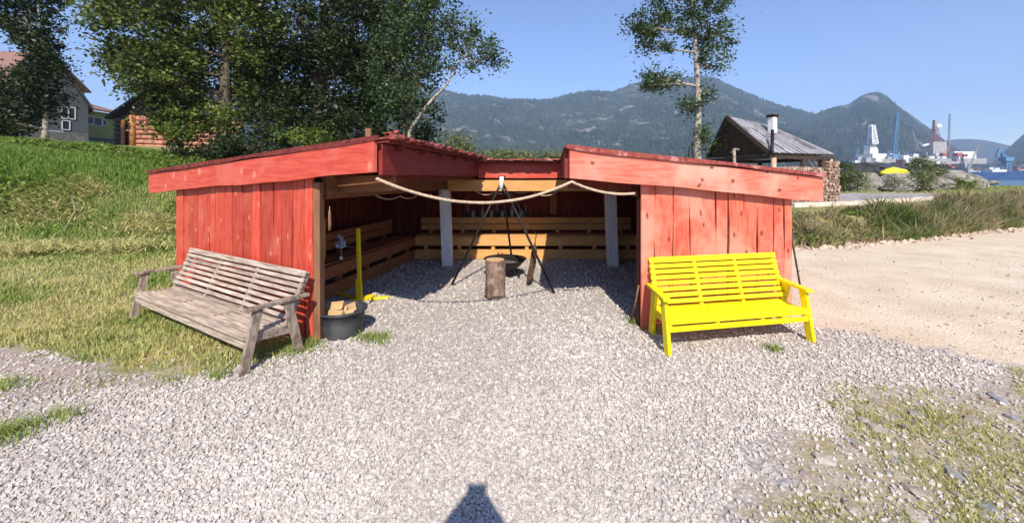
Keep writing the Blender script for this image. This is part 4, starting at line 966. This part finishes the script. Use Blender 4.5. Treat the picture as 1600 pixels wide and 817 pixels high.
# ------------------------------------------------------------------ pavilion
G1 = Vector((9.3, 13.8)); u1 = Vector((3.25, 1.2)); u2 = Vector((-.66, 3.2)); gz = tz(10.5, 15.5)
pv_ = empty('pavilion', (G1.x, G1.y, gz)); PB = Vector((G1.x, G1.y, gz)); tag(pv_, 'open timber pavilion with a steep silver-grey plank roof beyond the shelter', 'pavilion')
def pp(mb, n, m_, par=None, **k):
    for i, v_ in enumerate(mb.v): mb.v[i] = Vector(v_) - PB
    return mb.build(n, m_, par or pv_, **k)
C1 = V2(G1, 2.5); CR = V2(G1 + u1, 2.5); C0 = V2(G1 + u2, 2.5); CB = V2(G1 + u1 + u2, 2.5)
un = Vector((u1.x, u1.y, 0)).normalized()
A1 = at(1136, 184, 15.4); A1.z = 4.04; A2 = A1 + un * 2.25; A2.z = 3.80
def roof_boards(mb, e0, e1, t0, t1, n):              # eave e0-e1, top t0-t1, boards running up the slope
    nm = (e1 - e0).cross(t0 - e0 if (t0 - e0).length > .1 else t1 - e0).normalized()
    if nm.z < 0: nm = -nm
    for i in range(n):
        a_, b_ = e0.lerp(e1, i / n), e0.lerp(e1, (i + .93) / n); c_, d_ = t0.lerp(t1, (i + .93) / n), t0.lerp(t1, i / n)
        k = nm * (.02 + (i % 2) * .022); mb.poly([a_ + k, b_ + k, c_ + k, d_ + k], nm * .03)
mb = MB(); roof_boards(mb, C1, CR, A1, A2, 20); roof_boards(mb, CR, CB, A2, A2 + un * .02, 12); roof_boards(mb, CB, C0, A2, A1, 18)
pp(mb, 'roof', M['shingle'])
pp(MB().poly([C1 + un * .06, A1 + un * .06 - Vector((0, 0, .08)), C0 + un * .06], un * .04), 'gable', M['dkwood'])
mb = MB(); o_ = -un * .03
mb.box(C1 + o_, A1 + o_ + Vector((0, 0, .02)), .05, .14); mb.box(C0 + o_, A1 + o_ + Vector((0, 0, .02)), .05, .14); pp(mb, 'bargeboard', M['dkwood'])
dn = Vector((0, 0, -.12)); mb = MB(); mb.box(C1 + dn + un * .1, CR + dn - un * .1, .12, .14); mb.box(C0 + dn, CB + dn, .12, .14); mb.box(C1 + dn, C0 + dn, .12, .14); mb.box(CR + dn, CB + dn, .12, .14); pp(mb, 'eave_beam', M['dkwood'])
for k, (a_, m_) in enumerate(((C1 + un * .15, 'ltwood'), (CR - un * .2, 'ltwood'), (C0 + un * .2, 'dkwood'), (CB - un * .2, 'dkwood'), (C1.lerp(CR, .5), 'dkwood'), (C1.lerp(C0, .5), 'dkwood'), (C1.lerp(CR, .82), 'dkwood'))):
    a_ = Vector(a_); pp(MB().tube([(a_.x, a_.y, gz - .1), (a_.x, a_.y, 2.35)], .085, 8), 'post', M[m_], smooth=True)
chb = at(1207, 200, 15.2); cm = MB().cube(chb + Vector((0, 0, .10)), .22, .22, .62, .35); pp(cm, 'chimney', M['white'])
mb = MB(); mb.cube(chb + Vector((0, 0, .50)), .36, .30, .04, .35)
for sx in (-.09, .09): mb.cube(chb + Vector((sx, 0, .44)), .03, .3, .08, .35)
pp(mb, 'chimney_cap', M['dkwood'])
pp(MB().tube([at(1207, 204, 14.3), at(1206, 240, 13.6)], .055, 8), 'stove_pipe', M['black'], smooth=True)
# stacked firewood wall of the pavilion
for w_, (s0, s1, zt) in enumerate(((.12, .80, 1.98), (.82, 1.0, 2.2))):
    mb = MB(); a_ = C1.lerp(CR, s0); b_ = C1.lerp(CR, s1); Lw = (b_ - a_).length; z = gz + .02
    back = Vector((un.y * -1, un.x, 0))
    while z < zt:
        s = random.uniform(0, .05)
        while s < Lw - .04:
            r_ = random.uniform(.05, .085); p = a_ + un * (s + r_); p = Vector((p.x, p.y, z + r_ * .9))
            mb.tube([p - back * (.18 + random.uniform(0, .06)), p + back * .2], r_, 6); s += 2 * r_
        z += .115
    s_ = mb.build('firewood_stack', mat('stack_wood_%s' % 'ab'[w_], (.20, .11, .075), (.46, .33, .25), 9, rough=.9, island=.45), None)
    tag(s_, ['low stack of round firewood along the pavilion front', 'tall end stack of round firewood at the pavilion corner'][w_], 'wood stack')
for i, x in enumerate((1256, 1263, 1269, 1276, 1284)):
    c_ = at(x, 256, 15.6); e = empty('hanging_cloth', c_); tag(e, 'white cloth hanging under the pavilion eave', 'cloth', 'white cloths under the pavilion eave')
    MB().box((0, 0, .20), (0, 0, -.18 - .03 * (i % 2)), .13, .02, (0, 1, 0), .01).build('fabric', M['wframe'], e); MB().tube([(0, 0, .20), (0, 0, .34)], .006, 4).build('cord', M['rope'], e)
# carved post and dark A frame near the pavilion
b = Vector((at(1147, 240, 12.5).x, 12.5, 0)); b.z = tz(b.x, b.y); e = empty('carved_post', b); tag(e, 'rough carved wooden post in front of the pavilion gable', 'carved post')
t_ = at(1147, 232, 12.5).z - b.z
MB().tube([(0, 0, -.05), (.02, 0, t_ * .6), (0, 0, t_)], [.07, .05, .045], 8).build('trunk', M['grey_wood'], e, smooth=True); MB().tube([(-.08, 0, t_ - .15), (.05, 0, t_ - .02), (.16, 0, t_ - .05)], .035, 6).build('branch', M['grey_wood'], e, smooth=True)
b = Vector((at(1079, 240, 12.5).x, 12.5, 0)); b.z = tz(b.x, b.y); e = empty('a_frame', b); tag(e, 'black A-shaped frame standing beside the slender ash trunk', 'frame'); t_ = at(1079, 229, 12.5).z - b.z
for s in (-.16, .18): MB().tube([(s * 1.8, 0, 0), (s * .2, 0, t_)], .02, 6).build('leg', M['black'], e)
MB().tube([(-.17, 0, t_ * .5), (.17, 0, t_ * .5)], .015, 6).build('crossbar', M['black'], e)

# ------------------------------------------------------------------ houses on the left
def bld(name, origin, label, cat):
    e = empty(name, origin); tag(e, label, cat); O = Vector(origin)
    def add(mb, n, m_, par=None, **k):
        for i, v_ in enumerate(mb.v): mb.v[i] = Vector(v_) - O
        return mb.build(n, m_, par or e, **k)
    return e, add
def window(add, c, w_, h_, rt, nrm, bars=1):
    """c centre on wall, rt unit right along the wall, nrm outward"""
    U = Vector((0, 0, 1)); mb = MB(); hw, hh_ = rt * w_ / 2, U * h_ / 2; o_ = nrm * .03; t_ = .065
    mb.box(c - hw + hh_ + o_, c + hw + hh_ + o_, .08, t_); mb.box(c - hw - hh_ + o_, c + hw - hh_ + o_, .08, t_)
    mb.box(c - hw - hh_ + o_, c - hw + hh_ + o_, .075, t_, rt); mb.box(c + hw - hh_ + o_, c + hw + hh_ + o_, .075, t_, rt)
    for k in range(bars): p = c - hw + hw * 2 * (k + 1) / (bars + 1) + o_; mb.box(p - hh_, p + hh_, .07, t_ * .8, rt)
    f_ = add(mb, 'window', M['hframe']); g = add(MB().poly([c - hw - hh_ + nrm * .012, c + hw - hh_ + nrm * .012, c + hw + hh_ + nrm * .012, c - hw + hh_ + nrm * .012], nrm * .005), 'pane', M['glass'], f_)
D = 29.0; gR = at(138, 224, D); gL = gR - Vector((.6, .8, 0)) * 4.4; zb = min(tz(gL.x, gL.y), tz(gR.x, gR.y)) - .3
rt = Vector((gR.x - gL.x, gR.y - gL.y, 0)).normalized(); nr = Vector((rt.y, -rt.x, 0)); ze = at(138, 166, D).z
e, add = bld('grey_house', (gL.x, gL.y, zb), 'grey gabled house with white windows behind the birch', 'house')
gL.z = zb; gR.z = zb; mid = (gL + gR) / 2; za = at(62, 64, 27).z
add(MB().poly([gL, gR, Vector((gR.x, gR.y, ze)), Vector((mid.x, mid.y, za)), Vector((gL.x, gL.y, ze))], -nr * 8), 'wall', M['house_grey'])
add(MB().poly([gL + nr * .06, gR + nr * .06, gR + nr * .06 + Vector((0, 0, 1.4)), gL + nr * .06 + Vector((0, 0, 1.4))], nr * .05), 'foundation', M['found'])
for s in (-1, 1):
    ev = (gR if s > 0 else gL).copy(); ev.z = ze; sl_ = (ev - Vector((mid.x, mid.y, za))).normalized(); ev2 = ev + sl_ * .5; ap = Vector((mid.x, mid.y, za + .08)); 
    add(MB().poly([ap + nr * .6, ev2 + nr * .6 + Vector((0, 0, .08)), ev2 - nr * 8.3 + Vector((0, 0, .08)), ap - nr * 8.3], (0, 0, .16)), 'roof', M['roof_br'] if s < 0 else M['roof_dk'])
def onw(x, y): # point on gable wall plane
    dv = at(x, y, 1) - cam.location; t_ = (gL - cam.location).dot(nr) / dv.dot(nr); return cam.location + dv * t_
window(add, onw(107, 177), (onw(118, 177) - onw(97, 177)).to_2d().length, onw(107, 168).z - onw(107, 186).z, rt, nr)
window(add, onw(103, 196), (onw(109, 177) - onw(97, 177)).to_2d().length, onw(107, 189).z - onw(107, 203).z, rt, nr, 0)
window(add, onw(40, 180), 1.0, 1.0, rt, nr); window(add, onw(87, 214), .7, .8, rt, nr, 0)
# red roofed house further back
e, add = bld('red_roofed_house', at(20, 150, 40), 'house with a red-brown roof showing above the birch beside the grey gable', 'house')
a_ = at(-60, 220, 40); b_ = at(18, 220, 41); c0 = at(-60, 118, 40).z; c1 = at(-60, 93, 44).z
add(MB().poly([Vector((a_.x, a_.y, 4)), Vector((b_.x, b_.y, 4)), Vector((b_.x, b_.y, c0)), Vector((a_.x, a_.y, c0))], (0, 7, 0)), 'wall', M['house_grey'])
add(MB().poly([Vector((a_.x - .4, a_.y - .5, c0)), Vector((b_.x + .3, b_.y - .5, c0)), Vector((b_.x + .3, b_.y + 3.5, c1 + .6)), Vector((a_.x - .4, a_.y + 3.5, c1 + .6))], (0, 0, .2)), 'roof', M['roof_br'])
add(MB().poly([Vector((a_.x - .4, a_.y + 7.5, c0)), Vector((b_.x + .3, b_.y + 7.5, c0)), Vector((b_.x + .3, b_.y + 3.5, c1 + .6)), Vector((a_.x - .4, a_.y + 3.5, c1 + .6))], (0, 0, .2)), 'roof', M['roof_br'])
# green house
D = 36.0; g0 = at(126, 224, D); g1 = at(182, 224, D + 3)
e, add = bld('green_house', (g0.x, g0.y, tz(g0.x, g0.y)), 'light green house with a brown roof between the grey house and the log cabin', 'house')
rt = Vector((g1.x - g0.x, g1.y - g0.y, 0)).normalized(); nr = Vector((rt.y, -rt.x, 0)); z0 = 4.0; z1 = at(126, 171, D).z
g0.z = g1.z = z0
add(MB().poly([g0, g1, Vector((g1.x, g1.y, z1)), Vector((g0.x, g0.y, z1))], -nr * 7), 'wall', M['house_green'])
zz = at(150, 213, D).z; add(MB().poly([g0 + nr * .05, g1 + nr * .05, Vector((g1.x, g1.y, zz)) + nr * .05, Vector((g0.x, g0.y, zz)) + nr * .05], nr * .06), 'foundation', M['found'])
k = Vector((0, 0, z1 - z0)); add(MB().poly([g0 + k + nr * .5 - rt * .5, g1 + k + nr * .5 + rt * .4, g1 + k - nr * 3.6 + rt * .4 + Vector((0, 0, 1.1)), g0 + k - nr * 3.6 - rt * .5 + Vector((0, 0, 1.1))], (0, 0, .16)), 'roof', M['roof_br'])
add(MB().poly([g0 + k - nr * 7.5 - rt * .5, g1 + k - nr * 7.5 + rt * .4, g1 + k - nr * 3.6 + rt * .4 + Vector((0, 0, 1.1)), g0 + k - nr * 3.6 - rt * .5 + Vector((0, 0, 1.1))], (0, 0, .16)), 'roof', M['roof_br'])
gL = g0
for (x, y, w_, h_) in ((139, 188, .7, .75), (152, 190, .7, .8), (163, 192, .35, .5)):
    window(add, onw(x, y), w_, h_, rt, nr, 0)
add(MB().tube([g1 + nr * .12 + Vector((0, 0, 0)), g1 + nr * .12 + Vector((0, 0, z1 - z0))], .06, 6), 'downpipe', M['wframe'])
# log cabin
D = 19.0; K0 = at(181, 233, D + .8); K1 = at(209, 234, D); K2 = at(330, 234, D + 1.6); zc = tz(K1.x, K1.y) - .1
e, add = bld('log_cabin', (K1.x, K1.y, zc), 'brown log cabin with big round sunlit logs and an orange corner post', 'cabin')
zt = at(209, 181, D).z; nlog = 7; r_ = (zt - zc) / nlog / 2
for P_ in (K0, K1, K2): P_.z = 0
mb = MB(); mb2 = MB()
for i in range(nlog):
    z = zc + r_ * (2 * i + 1); dd = (K2 - K1).normalized()
    pts = [K1 + dd * (.1 + .25 * j) + Vector((0, 0, z)) for j in range(18)]
    mb.tube(pts, [r_ * random.uniform(.93, 1.06) for _ in pts], 12)
    d2 = (K0 - K1).normalized(); mb2.tube([K1 + d2 * .1 + Vector((0, 0, z)), K0 - d2 * 1.4 * 0 + Vector((0, 0, z))], r_ * .9, 10)
for (qa, qb) in ((K1, K2), (K1, K0)):
    hq = (qb - qa).normalized(); add(MB().box(qa + hq * .12 + Vector((0, .0, (zc + zt) / 2)), qb - hq * .1 + Vector((0, 0, (zc + zt) / 2)), .06, zt - zc - .1), 'inner_wall', M['tar'])  # dark backing added so the gaps between logs stay dark
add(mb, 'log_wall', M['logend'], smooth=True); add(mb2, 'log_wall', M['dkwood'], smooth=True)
add(MB().tube([K1 + Vector((0, -.06, zc - .1)), K1 + Vector((0, -.06, zt))], .13, 8), 'corner_post', M['orange_post'], smooth=True)
d2 = (K0 - K1).normalized(); n2 = Vector((-d2.y, d2.x, 0)); n2 = n2 if n2.y < 0 else -n2
add(MB().poly([K1 + d2 * .35 + n2 * .2 + Vector((0, 0, zc)), K1 + d2 * .62 + n2 * .2 + Vector((0, 0, zc)), K1 + d2 * .62 + n2 * .2 + Vector((0, 0, zt - .2)), K1 + d2 * .35 + n2 * .2 + Vector((0, 0, zt - .2))], n2 * .06), 'door', M['orange_post'])
dd = (K2 - K1).normalized(); ap = at(262, 128, D + 1.2)
E0 = K0 + Vector((0, 0, zt)) + d2 * .35 - Vector((0, 0, .05)); fwd = -n2 * 4.5
E1 = K2 + Vector((0, 0, zt))
add(MB().poly([E0 + n2 * .3, Vector((ap.x, ap.y, ap.z)) + n2 * .3, Vector((ap.x, ap.y, ap.z)) + fwd, E0 + fwd], (0, 0, .14)), 'roof', M['roof_dk'])
add(MB().poly([E1 + n2 * .3, Vector((ap.x, ap.y, ap.z)) + n2 * .3, Vector((ap.x, ap.y, ap.z)) + fwd, E1 + fwd], (0, 0, .14)), 'roof', M['roof_dk'])
add(MB().poly([K0 + Vector((0, 0, zt)) + n2 * -.1, E1 + n2 * -.1, Vector((ap.x, ap.y, ap.z - .1)) + n2 * -.1], -n2 * .1), 'gable', M['dkwood'])

# ------------------------------------------------------------------ offshore yard across the water
def lattice(mb, a, b, w0, w1, n, r=.5, zig=True):
    a = Vector(a); b = Vector(b); cs = []
    for i in range(n + 1):
        t_ = i / n; c_ = a.lerp(b, t_); w_ = lerp(w0, w1, t_) / 2; d = (b - a).normalized(); s_ = d.cross(Vector((0, 1, 0))).normalized(); y_ = Vector((0, 1, 0))
        cs.append([c_ + s_ * w_ * i_ + y_ * w_ * j_ for i_, j_ in ((-1, -1), (1, -1), (1, 1), (-1, 1))])
    for i in range(n):
        for k in range(4):
            mb.box(cs[i][k], cs[i+1][k], r, r)
            if zig: mb.box(cs[i][k], cs[i+1][(k+1) % 4], r * .7, r * .7); mb.box(cs[i][k], cs[i][(k+1) % 4], r * .7, r * .7)
    return mb
def blocks(add, n, x0, x1, y0, y1, D, ms, name, seed):
    rs = random.Random(seed)
    for i in range(n):
        x = rs.uniform(x0, x1); y = rs.uniform(y0, y1); w_ = rs.uniform(3, 9) / F * D; h_ = rs.uniform(2.5, 7) / F * D
        c_ = at(x, y, D - rs.uniform(8, 26)); add(MB().cube(c_, w_, w_, h_), name, ms[rs.randrange(len(ms))])
D = 430
e, add = bld('offshore_rig', (at(1362, 275, D).x, D, -1), 'white offshore rig with a tall white derrick across the water', 'oil rig')
add(lattice(MB(), at(1364, 225, D), at(1363, 196, D), 6, 3, 6, 1.0), 'derrick', M['rig_w'])
add(MB().poly([at(1359, 216, D), at(1369, 217, D), at(1365, 195, D), at(1361, 195, D)], (0, 3, 0)), 'derrick_cladding', M['rig_w'])
add(MB().cube(at(1364, 222, D), 5, 6, 7), 'drill_floor', M['rig_g'])
add(MB().poly([at(1359, 252, D), at(1373, 252, D), at(1372, 233, D), at(1366, 226, D), at(1360, 227, D)], (0, 8, 0)), 'substructure', M['rig_w'])
add(MB().cube(at(1367, 248, D), 24, 20, 10), 'deck_house', M['rig_w']); add(MB().cube(at(1352, 253, D), 44, 30, 5), 'deck', M['rig_g'])
blocks(add, 16, 1320, 1388, 246, 260, D, [M['rig_w'], M['rig_g'], M['rig_w']], 'deck_module', 3)
for x in (1330, 1348, 1372, 1386): add(MB().tube([at(x, 254, D), at(x, 281, D)], 4.5, 10), 'column', M['rig_g'])
e, add = bld('offshore_rig', (at(1465, 275, D).x, D, -1), 'offshore rig with a red and grey derrick tower and white deck modules', 'oil rig')
add(lattice(MB(), at(1461, 225, D), at(1461, 198, D), 6.5, 3.2, 6, .34), 'derrick', M['rig_r'])
add(MB().box(at(1461, 205, D), at(1461, 188, D), 3, 3, (0, 1, 0)), 'crown_block', M['rig_g']); add(MB().cube(at(1465, 197, D), 5, 4, 4), 'radome', M['rig_w'])
add(MB().cube(at(1461, 232, D), 15, 10, 14), 'tower_cladding', M['rig_g']); add(MB().box(at(1441, 228, D), at(1456, 224, D), 2, 2), 'flare_boom', M['rig_w'])
add(lattice(MB(), at(1476, 246, D), at(1475, 228, D), 6, 3, 4, .9), 'small_derrick', M['rig_r'])
add(MB().cube(at(1455, 253, D), 82, 34, 6), 'deck', M['rig_g'])
blocks(add, 46, 1396, 1510, 241, 264, D, [M['rig_w'], M['rig_w'], M['rig_g'], M['rig_r']], 'deck_module', 9)
for x, y0_, y1_ in ((1404, 236, 250), (1418, 240, 252), (1448, 238, 252), (1470, 236, 250), (1500, 238, 248), (1507, 242, 258)): add(MB().tube([at(x, y1_, D - 10), at(x + .5, y0_, D - 10)], .5, 5), 'mast', M['rig_g'])
add(MB().cube(at(1492, 244, D), 24, 20, 9), 'deck_house', M['rig_w'])
for x in (1410, 1435, 1462, 1495): add(MB().tube([at(x, 256, D), at(x, 281, D)], 5, 10), 'column', M['rig_g'])
def crane(x0, y0, x1, y1, D, label, w_=4, m_='rig_b', base=281):
    o_ = at(x0, base, D); e, add = bld('harbour_crane', (o_.x, o_.y, -1), label, 'crane')
    add(lattice(MB(), at(x0, y0, D), at(x1, y1, D), w_ * .48, w_ * .28, 12, w_ * .08), 'boom', M[m_])
    add(MB().tube([at(x0, base, D), at(x0, y0 - 4, D)], w_ * .5, 8), 'mast', M[m_]); add(MB().cube(at(x0, y0, D), w_ * 1.6, w_ * 1.4, w_ * 1.3), 'cab', M[m_])
crane(1396, 248, 1402, 176, 420, 'tall blue lattice crane between the two rigs', 6.5)
crane(1438, 243, 1426, 205, 440, 'thin dark crane leaning beside the red derrick', 2.2, 'rig_g')
crane(1482, 246, 1484, 178, 445, 'thin upright crane taller than the red derrick', 3.0, 'rig_g')
crane(1513, 268, 1529, 225, 400, 'slanting grey crane boom nearest the blue ship', 2.6, 'rig_g')
crane(1336, 252, 1341, 232, 425, 'small blue crane at the white rig end towards the pavilion', 3, 'rig_b'); crane(1388, 252, 1390, 236, 418, 'short blue crane beside the white deck house', 3.4, 'rig_b')
# level luffing crane on the quay
o_ = at(1571, 279, 420); e, add = bld('level_luffing_crane', (o_.x, o_.y, -1), 'pale blue jointed dockside crane above the blue ship', 'crane')
add(lattice(MB(), at(1571, 272, 420), at(1573, 250, 420), 5, 4, 4, .9), 'tower', M['rig_b']); add(MB().cube(at(1572, 249, 420), 9, 7, 4), 'cab', M['rig_b'])
add(lattice(MB(), at(1570, 248, 420), at(1562, 233, 420), 2.4, 1.6, 5, .5), 'boom', M['rig_b']); add(lattice(MB(), at(1562, 233, 420), at(1557, 246, 420), 2, 1.5, 4, .8), 'fly_jib', M['rig_b'])
# ship
o_ = at(1560, 281, 380); e, add = bld('ship', (o_.x, o_.y, -1), 'long low blue ship hull moored by the quay', 'ship')
h0 = [at(1512, 270, 380), at(1690, 266, 372), at(1690, 281.3, 372), at(1520, 281.6, 380)]
add(MB().poly(h0, (3, 22, 0)), 'hull', M['hull']); add(MB().cube(at(1552, 268, 385), 14, 10, 3.5), 'deck_house', M['rig_w'])
for i, (x, y, w_, h_) in enumerate(((1512, 276, 8, 5), (1522, 278, 6, 4))):
    o_ = at(x, 279, 330); e, add = bld('work_boat', (o_.x, o_.y, -1), ['small white work boat at the bow of the blue ship', 'low white dinghy-like boat closest to the blue hull'][i], 'boat')
    c_ = at(x, y, 330); add(MB().poly([c_ + Vector((-4, 0, 1)), c_ + Vector((4.6, 0, 1.2)), c_ + Vector((3.4, 0, -2)), c_ + Vector((-3.4, 0, -2))], (0, 4, 0)), 'hull', M['rig_w']); add(MB().cube(c_ + Vector((-.6, 2, 1.9)), 3, 2.4, 1.8), 'cabin', M['rig_w'])
# village on the far shore
rs = random.Random(5)
for i in range(16):
    x = rs.uniform(1516, 1600); y = rs.uniform(262, 271); D = 640; c_ = at(x, y, D); w_ = rs.uniform(6, 12)
    e, add = bld('shore_house', (c_.x, c_.y, c_.z - 2), 'tiny pale house among trees on the far shore', 'house'); e['group'] = 'red houses on the far shore' if i % 3 == 0 else 'white houses on the far shore'; e['label'] = 'tiny %s house among trees on the far shore' % ('red' if i % 3 == 0 else 'white')
    add(MB().cube(c_, w_, 6, 4.5), 'wall', M['rig_w'] if i % 3 else M['rig_r'])
    add(MB().poly([c_ + Vector((-w_ / 2 - .5, -3.5, 2.3)), c_ + Vector((-w_ / 2 - .5, 0, 5)), c_ + Vector((-w_ / 2 - .5, 3.5, 2.3))], (w_ + 1, 0, 0)), 'roof', M['roof_dk'])
n = 9000; X = RNG.uniform(350, 960, n); Y = RNG.uniform(645, 700, n); Zt = EYE - (RNG.uniform(260, 279, n) - HY) / F * Y
tag(leaves('far_shore_trees', np.stack([X, Y, np.minimum(Zt, 18 + RNG.normal(0, 2, n)) * .9], -1), RNG.uniform(3, 6, n), M['leaf_mid'], up=1), 'green woodland strip along the far shore', kind='stuff')
pq = MB().poly([Vector((280, 600, -2)), Vector((1100, 640, -2)), Vector((1100, 900, 20)), Vector((280, 860, 20))], (0, 0, -3)).build('far_shore', M['hill2']); tag(pq, 'low far shore under the mountains', kind='structure')

# ------------------------------------------------------------------ the photographer (only the shadow falls in view)
pn = (-.09, -.18)
def skin(name, nodes, edges, m_, parent=None, root=0, sub=2):
    me = bpy.data.meshes.new(name); me.from_pydata([n_[0] for n_ in nodes], edges, []); me.materials.append(m_)
    o = bpy.data.objects.new(name, me); COL.objects.link(o)
    md = o.modifiers.new('skin', 'SKIN'); md.use_smooth_shade = True
    for i, n_ in enumerate(nodes):
        sv = me.skin_vertices[0].data[i]; sv.radius = n_[1] if isinstance(n_[1], tuple) else (n_[1], n_[1]); sv.use_root = (i == root)
    s_ = o.modifiers.new('subsurf', 'SUBSURF'); s_.levels = sub; s_.render_levels = sub
    if parent: o.parent = parent
    return o
N = []; E = []
def J(p, r, prev=None): N.append((p, r)); i = len(N) - 1; (E.append((prev, i)) if prev is not None else None); return i
pel = J((0, -.05, 1.02), (.165, .12)); wa = J((0, -.05, 1.18), (.145, .105), pel); ch = J((0, -.05, 1.40), (.175, .12), wa); nk0 = J((0, -.04, 1.58), (.07, .065), ch)
nk = J((0, -.02, 1.66), .058, nk0); hc = J((0, .0, 1.75), (.075, .09), nk); ht = J((0, .0, 1.84), (.078, .095), hc); hx = J((0, -.005, 1.91), (.05, .06), ht)
for s in (-1, 1):
    hip = J((.10 * s, -.05, .93), .095, pel); kn = J((.12 * s, -.03, .52), .062, hip); an = J((.13 * s, -.05, .10), .042, kn); J((.14 * s, .10, .04), (.045, .03), an)
    shd = J((.19 * s, -.05, 1.52), .062, ch); el = J((.30 * s, .08, 1.48), .045, shd); wr = J((.115 * s, .10, 1.77), .032, el); pm = J((.062 * s, .125, 1.845), (.036, .020), wr)
    for k in range(4):
        a_ = J((.050 * s, .132, 1.855 + .018 * k - .02), .009, pm); b_ = J((.034 * s, .142, 1.858 + .019 * k - .02), .0085, a_); J((.018 * s, .142, 1.860 + .018 * k - .02), .0075, b_)
    a_ = J((.05 * s, .105, 1.84), .011, pm); J((.03 * s, .115, 1.865), .009, a_)
P_ = empty('person', (pn[0], pn[1], 0)); P_.scale = (.97, 1, .975); tag(P_, 'person in dark clothes holding up a phone, seen only as a shadow on the gravel', 'person')
skin('body', N, E, M['skin'], P_)
N2, E2 = N, E; N = []; E = []
pel = J((0, -.05, 1.0), (.185, .14)); wa = J((0, -.05, 1.18), (.165, .125), pel); ch = J((0, -.05, 1.40), (.20, .14), wa); J((0, -.04, 1.55), (.10, .08), ch)
for s in (-1, 1): shd = J((.19 * s, -.05, 1.51), .078, ch); el = J((.30 * s, .08, 1.49), .06, shd); J((.17 * s, .09, 1.70), .050, el)
skin('shirt', N, E, M['shirt'], P_)
N = []; E = []
pel = J((0, -.05, 1.0), (.17, .13))
for s in (-1, 1): hip = J((.10 * s, -.05, .92), .11, pel); kn = J((.12 * s, -.03, .52), .08, hip); J((.13 * s, -.05, .12), .065, kn)
skin('trousers', N, E, M['trousers'], P_)
mb = MB().lathe((0, 0, 1.845), [(.10, 0), (.105, .03), (.085, .07), (.04, .09)], 20); mb.build('hair', M['dkwood'], P_, smooth=True)
for s in (-1, 1): MB().cube((.035 * s, .088, 1.79), .022, .012, .010).build('eye', M['wframe'], P_)
MB().cube((0, .098, 1.755), .022, .03, .04).build('nose', M['skin'], P_, bevel=.006); MB().cube((0, .088, 1.715), .045, .012, .010).build('mouth', M['rust'], P_, bevel=.003)
tag(MB().cube((pn[0], pn[1] + .135, 1.83), .10, .009, .15).build('phone', M['black'], bevel=.003), 'slim dark phone held up by the person behind the viewpoint', 'phone')
for o in bpy.data.objects:
    if '_o' in o: del o['_o']
